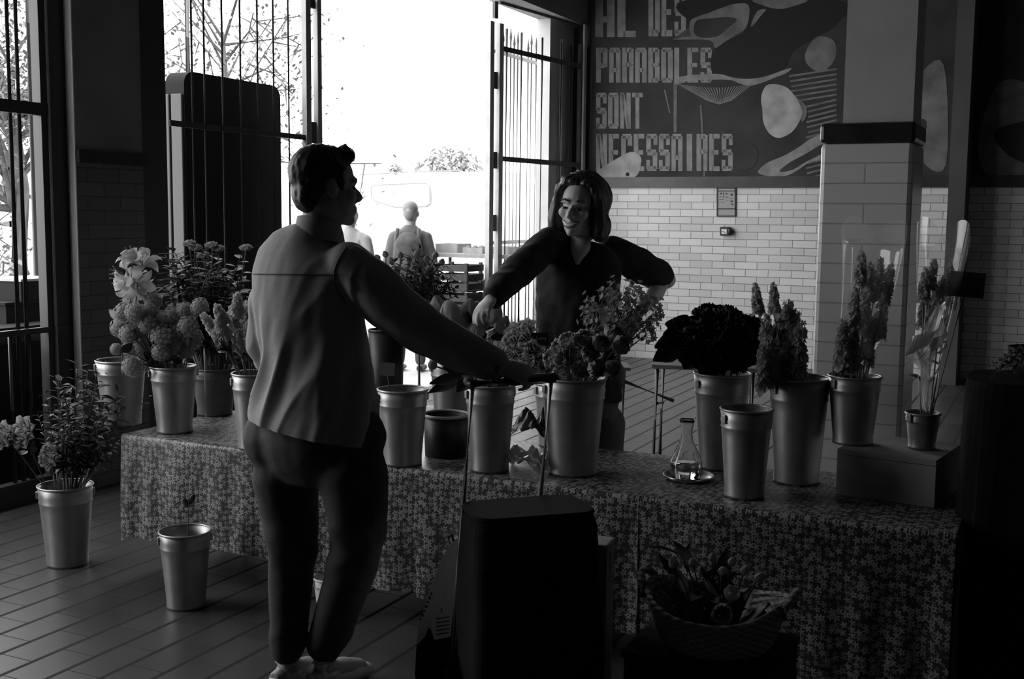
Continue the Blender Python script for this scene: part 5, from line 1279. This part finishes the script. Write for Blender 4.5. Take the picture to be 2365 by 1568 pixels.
# ------------------------------------------------------------------ people
M_skin = mat('skin', .36, .55, var=.05, vs=20)
M_skin2 = mat('skin_light', .44, .55, var=.05, vs=20)
M_hair = mat('dark_hair', .022, .5, var=.3, vs=60)
M_hair2 = mat('brown_hair', .03, .42, var=.35, vs=50)
M_eye = mat('eye', .02, .2)
M_teeth = mat('teeth', .75, .3)
M_lip = mat('lips', .16, .5)
M_shirtb = mat('black_shirt', .012, .9, var=.2, vs=40)
M_jeans = mat('dark_denim', .075, .85, var=.22, vs=60)
M_jeans2 = mat('mid_denim', .05, .85, var=.22, vs=60)
def denim_shirt():
    M = mat('washed_denim_shirt', .33, .85, var=.06, vs=90); return M
M_shirt = denim_shirt()
def remesh(m_, voxel, it, name, fn=None, mt=None, fac=.5):
    me = m_.mesh(name + '_raw', None, False, True); o = bpy.data.objects.new(name + '_raw', me); COL.objects.link(o)
    q = o.modifiers.new('r', 'REMESH'); q.mode = 'VOXEL'; q.voxel_size = voxel; q.use_smooth_shade = True
    if it: q = o.modifiers.new('s', 'SMOOTH'); q.factor = fac; q.iterations = it
    dg = bpy.context.evaluated_depsgraph_get(); dg.update(); out = bpy.data.meshes.new_from_object(o.evaluated_get(dg)); out.name = name
    bpy.data.objects.remove(o); bpy.data.meshes.remove(me)
    if fn is not None:
        nn = [v.normal.copy() for v in out.vertices]
        for v, n in zip(out.vertices, nn): v.co = fn(v.co.copy(), n)
        out.update()
    out.materials.clear()
    if mt: out.materials.append(mt)
    out.shade_smooth()
    return out
def fold(p, d1, f1, f2, amp, seed):
    """ridged cloth creases running along d1"""
    x, y = frame(d1); q = Vector((p.dot(x) * f1, p.dot(y) * f1, p.dot(d1.normalized()) * f2 + seed))
    n = noise.noise(q); return amp * ((1 - abs(n) * 2.2) * .6 + .4 * noise.noise(q * 2.1))
def cut(me, co, no):
    bm = bmesh.new(); bm.from_mesh(me); bmesh.ops.bisect_plane(bm, geom=bm.verts[:] + bm.edges[:] + bm.faces[:], plane_co=co, plane_no=no, clear_outer=True); bm.to_mesh(me); bm.free(); me.update(); return me
def attach(me, name, parent):
    o = bpy.data.objects.new(name, me); COL.objects.link(o)
    if parent is not None:
        o.parent = parent
    return o
def head_blob(m_, c, fwd, up, k=1.0, female=False, smile=0.0):
    Y_ = fwd.normalized(); X_ = Y_.cross(up).normalized(); Z_ = X_.cross(Y_).normalized(); HM = Matrix(((X_.x, Y_.x, Z_.x), (X_.y, Y_.y, Z_.y), (X_.z, Y_.z, Z_.z)))
    def P(x, y, z): return c + HM @ Vector((x, y, z)) * k
    def E(x, y, z, a, b_, d, M=None): m_.ell(P(x, y, z), (a * k, b_ * k, d * k), HM if M is None else HM @ M, 20, 14)
    jw = .9 if female else 1.0
    E(0, -.012, .035, .074, .095, .084); E(0, .03, -.028, .060 * jw, .060, .088); E(0, .042, -.075, .046 * jw, .046, .038); E(0, .074, -.097, .021 * jw, .020, .017)
    E(0, .0, -.05, .062 * jw, .06, .06)
    for s_ in (-1, 1):
        E(s_ * .037, .060, -.026 + .006 * smile, .025 + .003 * smile, .023 + .004 * smile, .024); E(s_ * .079, -.006, -.006, .011, .02, .031, Euler((.2, 0, 0)).to_matrix())
        m_.tube([P(s_ * .052, .070, .022), P(s_ * .03, .083, .028), P(s_ * .008, .086, .022)], .009 * k, 8)
        E(s_ * .011, .099, -.031, .009, .011, .008)
    m_.tube([P(0, .084, .018), P(0, .098, -.008), P(0, .110, -.026), P(0, .100, -.036)], [.008 * k, .010 * k, .012 * k, .008 * k], 10)
    E(0, .087, -.058, .024 + .006 * smile, .013, .007); E(0, .084, -.072, .021 + .004 * smile, .013, .008)
    return P, HM
def hand_blob(m_, wrist, X_, Zb, thumb, curl, k=1.0, spread=.0):
    """X_ towards the fingers, Zb out of the back of the hand, thumb = +-1 side"""
    X_ = X_.normalized(); Y_ = Zb.cross(X_).normalized() * thumb; Zn = (Zb - X_ * Zb.dot(X_)).normalized()
    HM = Matrix(((X_.x, Y_.x, Zn.x), (X_.y, Y_.y, Zn.y), (X_.z, Y_.z, Zn.z)))
    m_.ell(wrist + X_ * .048 * k, (.052 * k, .041 * k, .017 * k), HM, 16, 10)
    m_.tube([wrist - X_ * .03 * k, wrist + X_ * .03 * k], [(.027 * k, .019 * k), (.033 * k, .018 * k)], 12, side=Y_)
    for i, (L, y) in enumerate(((.070, .031), (.078, .011), (.073, -.010), (.057, -.029))):
        p = wrist + (X_ * (.082 - .006 * abs(i - 1)) + Y_ * y) * k; a = 0; pts = [p - X_ * .02 * k]; rs = [.0095 * k]
        dl = (X_ + Y_ * (spread * (1.5 - i) * .3)).normalized(); pts.append(p); rs.append(.0095 * k)
        for j, f_ in enumerate((.46, .31, .25)):
            a += curl[j] * (1 + .06 * (i - 1.5)); d = dl * math.cos(a) - Zn * math.sin(a); p = p + d * L * f_ * k; pts.append(p); rs.append((.0088, .0080, .0066)[j] * k)
        m_.tube(pts, rs, 9); m_.ell(pts[-1], (.0068 * k,) * 3, None, 8, 6)
    t0 = wrist + (X_ * .022 + Y_ * .028 - Zn * .006) * k; d1 = (X_ * .62 + Y_ * .62 - Zn * .45).normalized(); d2 = (X_ * .75 + Y_ * .15 - Zn * .7).normalized()
    t1 = t0 + d1 * .040 * k; t2 = t1 + d2 * .030 * k; t3 = t2 + (d2 - Y_ * .2).normalized() * .024 * k
    m_.tube([t0, t1, t2, t3], [.014 * k, .0115 * k, .010 * k, .0075 * k], 9); m_.ell(t3, (.0075 * k,) * 3, None, 8, 6)
def foot_blob(m_, ank, d, k=1.0, zg=0.0):
    d = Vector((d.x, d.y, 0)).normalized(); s_ = Vector((d.y, -d.x, 0))
    h = ank.z - zg
    m_.tube([ank + Z * .02, Vector((ank.x, ank.y, zg + .07)) + d * .01], [.04 * k, .042 * k], 12)
    m_.tube([Vector((ank.x, ank.y, zg + .036)) - d * .055 * k, Vector((ank.x, ank.y, zg + .045)) + d * .0, Vector((ank.x, ank.y, zg + .040)) + d * .09 * k, Vector((ank.x, ank.y, zg + .026)) + d * .17 * k], [(.030 * k, .030), (.036 * k, .042), (.046 * k, .036), (.032 * k, .020)], 14, side=s_)
def limb(m_, pts, rs, n=14):
    m_.tube(pts, rs, n)
    for p, r_ in zip(pts, rs):
        q = r_ if not isinstance(r_, tuple) else min(r_); m_.ell(p, (q, q, q), None, 12, 8)
def bez(a, b, c, n=4):
    """a joint chain densified and eased"""
    out = []
    for i in range(n + 1): out.append(a.lerp(b, i / n))
    for i in range(1, n + 1): out.append(b.lerp(c, i / n))
    return out

# ---------- the customer, seen from behind
DM = 3.55
dM = Vector((math.sin(R(38)), math.cos(R(38)), 0)); rM = Vector((dM.y, -dM.x, 0))
hdM = Vector((math.sin(R(64)), math.cos(R(64)), -.05)).normalized(); hup = Vector((.08, .06, 1)).normalized()
mHead = at(754, 433, DM); mNeck = at(733, 540, DM)
mSL, mSR = at(634, 612, DM + .10), at(812, 602, DM - .10)
mEL, mWL = at(622, 800, DM + .14), at(668, 905, DM + .32)
mER, mWR = at(984, 766, DM - .14), at(1148, 846, 3.385)
mHip = at(728, 985, DM)
mHL, mHR = at(644, 1010, DM + .06), at(806, 1010, DM - .06)
mKL, mKR = at(677, 1255, DM + .04), at(828, 1258, DM - .02)
mAL, mAR = at(664, 1530, DM + .02), at(748, 1528, DM + .02)
body = MB()
Pm, HMm = head_blob(body, mHead, hdM, hup, 1.0)
body.tube([mNeck - Z * .05, mNeck + Z * .02, mHead - Z * .05], [(.064, .06), (.058, .058), (.056, .06)], 16)
body.tube([mHip - Z * .08, mHip, at(726, 860, DM), at(718, 740, DM), at(712, 630, DM), at(722, 575, DM), mNeck + Z * .0], [(.15, .10), (.165, .11), (.15, .10), (.165, .105), (.175, .09), (.12, .07), (.055, .05)], 20, side=rM)
limb(body, [mSL, mEL, mWL], [.05, .042, .028]); limb(body, [mSR, mER, mWR], [.05, .042, .028])
for h_, k_, a_ in ((mHL, mKL, mAL), (mHR, mKR, mAR)):
    limb(body, [h_, h_.lerp(k_, .5), k_, k_.lerp(a_, .3), a_, ], [.082, .070, .046, .048, .034])
    foot_blob(body, a_, dM, 1.0, .022)
bardir = ax
hand_blob(body, mWR, (at(1235, 868, 3.39) - mWR), (Z * .8 - Vector((0, .6, 0))), 1, (.55, 1.05, .7), 1.05)
hand_blob(body, mWL, Vector((.6, .6, -.3)), Z, 1, (.3, .4, .3), 1.0)
me = remesh(body, .0062, 3, 'person', None, M_skin)
man = attach(me, 'person', None)
tag(man, 'person from behind in a pale denim shirt, one arm stretched to a trolley handle', 'person')
# shirt
sh = MB()
sec = [(1075, 723, .236, .165), (965, 723, .230, .160), (900, 727, .212, .148), (820, 726, .200, .136), (740, 716, .202, .130), (680, 709, .208, .122), (630, 706, .210, .114), (600, 708, .196, .100), (574, 716, .160, .086), (550, 727, .105, .074), (534, 733, .070, .066)]
sh.tube([at(x, y, DM) for y, x, a, b_ in sec], [(a, b_) for y, x, a, b_ in sec], 24, side=rM)
limb(sh, [at(758, 612, DM - .03), at(806, 622, DM - .085), at(850, 655, DM - .11), at(905, 708, DM - .13), mER, at(1065, 808, 3.40), at(1136, 842, 3.388)], [.072, .080, .082, .078, .070, .062, .052])
limb(sh, [at(636, 622, DM + .08), at(626, 700, DM + .1), mEL, at(650, 860, DM + .24), mWL], [.068, .070, .064, .056, .046])
diag = (at(600, 930, DM) - at(720, 690, DM)).normalized()
def shirt_fn(p, n):
    rel = (p.z - .87) / .55
    arm = (p - mHip).dot(rM) > .23
    if arm:
        d1 = (Vector((0, 0, 1)) + dM * .3 - rM * .3)
        return p + n * fold(p, d1, 9, 3.2, .008, 3)
    a = fold(p, diag, 11.0, 2.2, .020, 1.0) * min(1, max(.12, 1.2 - rel))
    a += fold(p, Vector((.1, 0, 1)), 9, 1.2, .006, 7.0) * (1 if rel > .2 else .6)
    return p + n * a
me = remesh(sh, .0085, 14, 'shirt', shirt_fn, M_shirt); h0_, h1_ = at(572, 968, DM), at(882, 1018, DM); cut(me, h0_, ((h1_ - h0_).normalized().cross(dM - Z * .12)).normalized() * (1 if ((h1_ - h0_).cross(dM)).z < 0 else -1)); attach(me, 'shirt', man)
from mathutils.bvhtree import BVHTree
_bv = BVHTree.FromPolygons([v.co for v in me.vertices], [tuple(f.vertices) for f in me.polygons])
def seam(name, pix, r_, M):
    pts = []
    for x, y in pix:
        h_ = _bv.ray_cast(CAM, ray(x, y).normalized())
        if h_[0] is not None: pts.append(h_[0] + h_[1] * .001)
    if len(pts) > 2: m_ = MB(); m_.tube(pts, r_, 6); m_.build(name, M, man, smooth=True, fix=False)
M_seam = mat('seam_thread', .10, .9)
seam('yoke_seam', [(580 + 6 * i, 633 + .05 * i) for i in range(34)], .0022, M_seam)
seam('armhole_seam', [(800 - 28 * math.sin(i / 14 * 3.0), 572 + 9 * i) for i in range(15)], .0018, M_seam)
# collar, cuff, yoke seam, side vent
cl = MB(); cc_ = at(735, 524, DM); Nn = 40; vs = []
for j, (rr_, z_) in enumerate(((.084, -.030), (.078, .006), (.070, .036), (.065, .036), (.070, .0))):
    for k in range(Nn):
        a = 2 * math.pi * k / Nn; back = math.cos(a - math.pi) * .5 + .5
        o_ = dM * math.cos(a) * rr_ * .92 + rM * math.sin(a) * rr_; vs.append(cc_ + o_ + Z * (z_ - (1 - back) * .035) + dM * (.004))
cl.add(vs, [(j * Nn + k, j * Nn + (k + 1) % Nn, ((j + 1)) * Nn + (k + 1) % Nn, ((j + 1)) * Nn + k) for j in range(4) for k in range(Nn)])
cl.build('collar', M_shirt, man, smooth=True)
cf = MB(); q0, q1 = at(1122, 836, 3.386), at(1152, 849, 3.384); cf.tube([q0, q1], [.050, .046], 20, cap=False); cf.build('cuff', M_shirt, man, smooth=True, solid=.005)
# trousers
tr_ = MB()
tr_.tube([at(726, 1110, DM), at(726, 1075, DM), at(725, 1040, DM), at(723, 1000, DM), at(727, 950, DM)], [(.12, .09), (.175, .125), (.200, .142), (.205, .146), (.19, .135)], 22, side=rM)
limb(tr_, [mHL, at(660, 1100, DM + .06), at(668, 1180, DM + .05), mKL, at(672, 1330, DM + .06), at(668, 1420, DM + .04), at(664, 1500, DM + .02)], [.116, .108, .092, .076, .074, .064, .050], 18)
limb(tr_, [mHR, at(815, 1090, DM - .08), at(824, 1180, DM - .08), at(826, 1250, DM - .04), at(806, 1335, DM - .02), at(776, 1420, DM + .0), at(752, 1492, DM + .02)], [.116, .110, .096, .078, .076, .069, .058], 18)
def jean_fn(p, n):
    kn = math.exp(-((p.z - mKR.z) / .10) ** 2) + .8 * math.exp(-((p.z - .16) / .08) ** 2) + .7 * math.exp(-((p.z - .82) / .07) ** 2)
    return p + n * (fold(p, rM + Z * .25, 9, 2.2, .016, 5) * kn + fold(p, Z + rM * .3, 8, 1.5, .003, 2))
me = remesh(tr_, .0085, 14, 'trousers', jean_fn, M_jeans2); attach(me, 'trousers', man)
# hair
hr_ = MB()
def PH(x, y, z): return mHead + HMm @ Vector((x, y, z))
hr_.ell(PH(0, -.024, .044), (.083, .098, .088), HMm, 20, 14); hr_.ell(PH(0, -.062, -.012), (.066, .046, .070), HMm, 16, 12)
hr_.tube([PH(-.05, .052, .096), PH(0, .062, .106), PH(.05, .052, .096)], [.020, .026, .020], 10)
hr_.tube([PH(.02, .01, .118), PH(.015, .045, .120), PH(.0, .076, .104), PH(-.01, .088, .088)], [.014, .018, .014, .006], 10)
for s_ in (-1, 1): hr_.tube([PH(s_ * .070, .030, .060), PH(s_ * .074, .026, .015), PH(s_ * .073, .028, -.012)], [.014, .010, .006], 8)
def hair_fn(p, n):
    q = HMm.inverted() @ (p - mHead); return p + n * (.003 * noise.noise(Vector((q.x * 60, q.y * 60, q.z * 24))) + .002 * noise.noise(q * 120))
me = remesh(hr_, .0062, 2, 'hair', hair_fn, M_hair); attach(me, 'hair', man)
for s_ in (-1, 1):
    e_ = MB(); e_.ell(PH(s_ * .031, .0755, .003), (.0105, .006, .006), HMm, 10, 8); e_.build('eye', M_eye, man, smooth=True)
for nm, a_ in (('shoe', mAL), ('shoe', mAR)):
    s2 = MB(); foot_blob(s2, Vector((a_.x, a_.y, .10)), dM, 1.16, .004); me = remesh(s2, .008, 2, 'shoe', None, mat('pale_canvas', .62, .7)); attach(me, nm, man)

# ---------- the florist behind the table
DW = 4.80
dW = Vector((-.30, -.95, 0)).normalized(); rW = Vector((dW.y, -dW.x, 0))
hdW = Vector((-.42, -.90, -.10)).normalized(); hupW = Vector((.10, -.05, 1)).normalized()
wHead = at(1338, 478, DW - .06); wNeck = at(1345, 560, DW)
wSR, wSL = at(1268, 562, DW - .04), at(1430, 590, DW + .06)
wER, wWR = at(1188, 634, DW - .22), at(1134, 690, DW - .42)
wEL, wWL = at(1541, 646, DW + .14), at(1474, 722, DW - .0)
wHip = at(1338, 850, DW + .04)
wHR, wHL = at(1290, 870, DW + .02), at(1392, 870, DW + .06)
wKR, wKL = at(1288, 1080, DW + .0), at(1398, 1085, DW + .06)
wAR, wAL = at(1290, 1300, DW + .04), at(1392, 1305, DW + .08)
body = MB(); Pw, HMw = head_blob(body, wHead, hdW, hupW, 1.0, True, 1.0)
body.tube([wNeck - Z * .05, wNeck + Z * .02, wHead - Z * .055 - hdW * .01], [(.056, .052), (.049, .049), (.048, .05)], 16)
body.tube([wHip - Z * .07, wHip, at(1335, 770, DW), at(1335, 680, DW), at(1342, 610, DW), at(1345, 575, DW), wNeck], [(.15, .10), (.155, .105), (.12, .085), (.145, .10), (.15, .085), (.10, .06), (.05, .045)], 20, side=rW)
body.tube([wNeck + dW * .03 + Z * .03, at(1341, 572, DW - .066), at(1337, 590, DW - .078), at(1334, 612, DW - .098)], [(.045, .03), (.042, .03), (.030, .026), (.006, .012)], 14, side=rW)
limb(body, [wSR, wER, wWR], [.044, .036, .025]); limb(body, [wSL, wEL, wEL.lerp(wWL, .4), wWL], [.044, .038, .038, .026])
for h_, k_, a_ in ((wHR, wKR, wAR), (wHL, wKL, wAL)):
    limb(body, [h_, h_.lerp(k_, .5), k_, k_.lerp(a_, .3), a_], [.085, .074, .050, .052, .034]); foot_blob(body, Vector((a_.x, a_.y, .09)), dW, .92, .012)
hand_blob(body, wWR, wWR - wER + Vector((0, 0, -.02)), Z + Vector((-.3, -.2, 0)), -1, (.25, .45, .35), .95)
hand_blob(body, wWL, wWL - wEL, Vector((.5, -.6, .3)), 1, (.4, .5, .4), .95)
me = remesh(body, .0062, 2, 'person', None, M_skin2)
wom = attach(me, 'person', None)
tag(wom, 'smiling person with dark bobbed hair in a black shirt behind the flowers', 'person')
def PW(x, y, z): return wHead + HMw @ Vector((x, y, z))
ws = MB()
sec = [(925, 1338, .180, .13), (850, 1337, .182, .13), (770, 1334, .170, .12), (690, 1334, .178, .128), (630, 1338, .180, .115), (596, 1345, .165, .09), (574, 1350, .125, .066), (560, 1352, .08, .05)]
ws.tube([at(x, y, DW + .0) for y, x, a, b_ in sec], [(a, b_) for y, x, a, b_ in sec], 22, side=rW)
limb(ws, [at(1290, 566, DW - .02), wSR, wSR.lerp(wER, .5), wER, wER.lerp(wWR, .9)], [.056, .064, .064, .060, .048])
limb(ws, [at(1412, 582, DW + .05), wSL, at(1488, 620, DW + .10), at(1520, 634, DW + .125)], [.066, .072, .070, .066])
def ws_fn(p, n): return p + n * (fold(p, Vector((.3, 0, 1)), 8, 2.0, .010, 11) + .006 * noise.noise(p * 22))
me = remesh(ws, .0085, 10, 'shirt', ws_fn, M_shirtb); attach(me, 'shirt', wom)
wt = MB()
wt.tube([at(1338, 960, DW + .04), at(1338, 920, DW + .04), at(1338, 860, DW + .03)], [(.155, .115), (.176, .125), (.172, .122)], 20, side=rW)
limb(wt, [wHR, wHR.lerp(wKR, .5), wKR, wKR.lerp(wAR, .4), wAR], [.098, .090, .070, .066, .05], 16); limb(wt, [wHL, wHL.lerp(wKL, .5), wKL, wKL.lerp(wAL, .4), wAL], [.098, .090, .070, .066, .05], 16)
me = remesh(wt, .009, 3, 'trousers', lambda p, n: p + n * fold(p, rW + Z * .3, 7, 2, .005, 3), M_jeans); attach(me, 'trousers', wom)
wh = MB()
wh.ell(PW(0, -.046, .030), (.118, .098, .118), HMw, 24, 16); wh.ell(PW(0, -.060, -.045), (.110, .066, .10), HMw, 18, 12); wh.ell(PW(.02, .0, .105), (.07, .066, .030), HMw, 16, 10)
for s_ in (-1, 1):
    wh.tube([PW(s_ * .03, .045, .112), PW(s_ * .075, .034, .075), PW(s_ * .092, .014, .01), PW(s_ * .102, .006, -.06), PW(s_ * .098, .006, -.105), PW(s_ * .085, .012, -.125)], [.020, .024, .026, .032, .028, .014], 10)
    wh.ell(PW(s_ * .092, -.022, -.075), (.040, .052, .062), HMw, 14, 10)
def wh_fn(p, n):
    q = HMw.inverted() @ (p - wHead); a = math.atan2(q.x, q.y)
    return p + n * (.007 * noise.noise(Vector((a * 5, q.z * 7, 1))) + .004 * noise.noise(Vector((a * 14, q.z * 6, 5))))
me = remesh(wh, .006, 8, 'hair', wh_fn, M_hair2); attach(me, 'hair', wom)
for s_ in (-1, 1):
    e_ = MB(); e_.ell(PW(s_ * .030, .0815, .001), (.0125, .008, .0055), HMw, 12, 8); e_.build('eye', M_eye, wom, smooth=True)
    e_ = MB(); e_.tube([PW(s_ * .050, .076, .030), PW(s_ * .030, .090, .037), PW(s_ * .012, .093, .031)], [.003, .0045, .003], 6); e_.build('eyebrow', M_hair2, wom, smooth=True)
e_ = MB(); e_.tube([PW(-.036, .079, -.050), PW(-.02, .094, -.064), PW(0, .099, -.068), PW(.02, .094, -.064), PW(.036, .079, -.050)], [(.003, .004), (.006, .009), (.006, .011), (.006, .009), (.003, .004)], 10, side=HMw @ Vector((0, 1, 0))); e_.build('lips', M_lip, wom, smooth=True)
e_ = MB(); e_.tube([PW(-.028, .088, -.055), PW(-.015, .098, -.063), PW(0, .102, -.065), PW(.015, .098, -.063), PW(.028, .088, -.055)], [(.003, .003), (.005, .006), (.005, .007), (.005, .006), (.003, .003)], 10, side=HMw @ Vector((0, 1, 0))); e_.build('teeth', M_teeth, wom, smooth=True)

# ---------- two passers-by outside
def passer(px, pyh, Y, hgt, d, mt_top, mt_leg, mt_hair, label, lean=0.0, coat=1.0, zg=-.06, mt_skin=None):
    c0_ = at(px, pyh, Y); d = Vector((d[0], d[1], 0)).normalized(); r = Vector((d.y, -d.x, 0)); base = Vector((c0_.x, c0_.y, zg)); s_ = hgt / 1.75
    def Q(x, y, z): return base + r * x * s_ + d * y * s_ + Z * z * s_
    hd = Q(0, .02, 1.625); b = MB(); head_blob(b, hd, d, Vector((0, 0, 1)), s_)
    b.tube([Q(0, 0, 1.42), Q(0, .01, 1.5), Q(0, .02, 1.58)], [.062 * s_, .054 * s_, .054 * s_], 12)
    b.tube([Q(0, 0, .85), Q(0, 0, .98), Q(0, 0, 1.15), Q(0, 0, 1.35), Q(0, 0, 1.45)], [(.14, .1), (.15, .1), (.13, .09), (.16, .1), (.09, .07)], 16, side=r)
    J = {}
    for q in (-1, 1):
        J[q] = (Q(q * .165, 0, 1.38), Q(q * .235, -.02, 1.12), Q(q * .26, .07, .90)); limb(b, J[q], [.045, .038, .026])
        hand_blob(b, J[q][2], Vector((0, 0, -1)) + d * .2, r * q, -q, (.25, .3, .25), .95 * s_)
        limb(b, [Q(q * .09, 0, .9), Q(q * .10, .01, .5), Q(q * .11, -.02, .1)], [.08, .052, .036]); foot_blob(b, Q(q * .11, -.02, .10), d, s_, zg + .006)
    o = attach(remesh(b, .012, 1, 'person', None, mt_skin or M_skin), 'person', None); tag(o, label, 'person')
    t = MB(); t.tube([Q(0, 0, .86 - .1 * coat), Q(0, 0, 1.0), Q(0, 0, 1.2), Q(0, 0, 1.36), Q(0, 0, 1.45), Q(0, 0, 1.50)], [(.25 * coat, .16), (.215 * coat, .15), (.185, .13), (.165, .12), (.115, .09), (.06, .06)], 18, side=r)
    for q in (-1, 1): limb(t, [Q(q * .12, 0, 1.40), J[q][0], J[q][1], J[q][1].lerp(J[q][2], .9)], [.06, .060, .058, .05])
    attach(remesh(t, .013, 8, 'jacket', lambda p, n: p + n * fold(p, Vector((.2, 0, 1)), 7, 2, .012, 4), mt_top), 'jacket', o)
    t = MB()
    t.tube([Q(0, 0, .84), Q(0, 0, .98)], [(.17, .12), (.16, .12)], 16, side=r)
    for q in (-1, 1): limb(t, [Q(q * .09, 0, .88), Q(q * .10, .01, .5), Q(q * .11, -.02, .12)], [.095, .07, .055])
    attach(remesh(t, .013, 1, 'trousers', None, mt_leg), 'trousers', o)
    t = MB(); t.ell(hd - d * .024 * s_ + Z * .044 * s_, (.082 * s_, .082 * s_, .086 * s_), None, 16, 12); t.ell(hd - d * .06 * s_ - Z * .01 * s_, (.06 * s_, .045 * s_, .07 * s_), None, 14, 10); attach(remesh(t, .012, 1, 'hair', None, mt_hair), 'hair', o)
    for q in (-1, 1): t = MB(); foot_blob(t, Q(q * .11, -.02, .10), d, 1.12 * s_, zg + .001); attach(remesh(t, .014, 1, 'shoe', None, M_blackp), 'shoe', o)
    return o, Q, r, d
M_coat = mat('market_coat', .09, .8, var=.25, vs=8); M_lite = mat('light_shirt', .3, .8, var=.08, vs=8)
M_hairo = mat('fair_hair', .2, .6)
o, Q, r, d = passer(948, 490, 11.7, 1.74, (.15, 1, 0), M_coat, mat('dark_trousers', .06, .8), M_hairo, 'person with a backpack seen from behind in front of the white van', coat=1.25)
bpk = MB(); MMb = Matrix(((r.x, d.x, 0), (r.y, d.y, 0), (0, 0, 1))); bpk.ell(Q(.02, -.19, 1.22), (.155, .085, .22), MMb, 18, 12); bpk.ell(Q(.02, -.24, 1.10), (.12, .06, .10), MMb, 16, 10)
bo = attach(remesh(bpk, .014, 1, 'backpack', lambda p, n: p + n * .006 * noise.noise(p * 12), mat('backpack_cloth', .07, .8, var=.3, vs=10)), 'backpack', None); tag(bo, 'rounded backpack carried by the walker before the white van', 'backpack')
for q in (-1, 1): t = MB(); t.tube([Q(q * .10, -.12, 1.06), Q(q * .12, -.155, 1.3), Q(q * .11, -.10, 1.47)], .02, 8); t.build('shoulder_strap', MATS['backpack_cloth'], bo, smooth=True)
passer(806, 462, 10.9, 1.72, (.3, 1, 0), M_lite, mat('dark_trousers', .06, .8), M_hair, 'person in a light shirt outside, partly hidden behind the customer\'s head', coat=1.05)
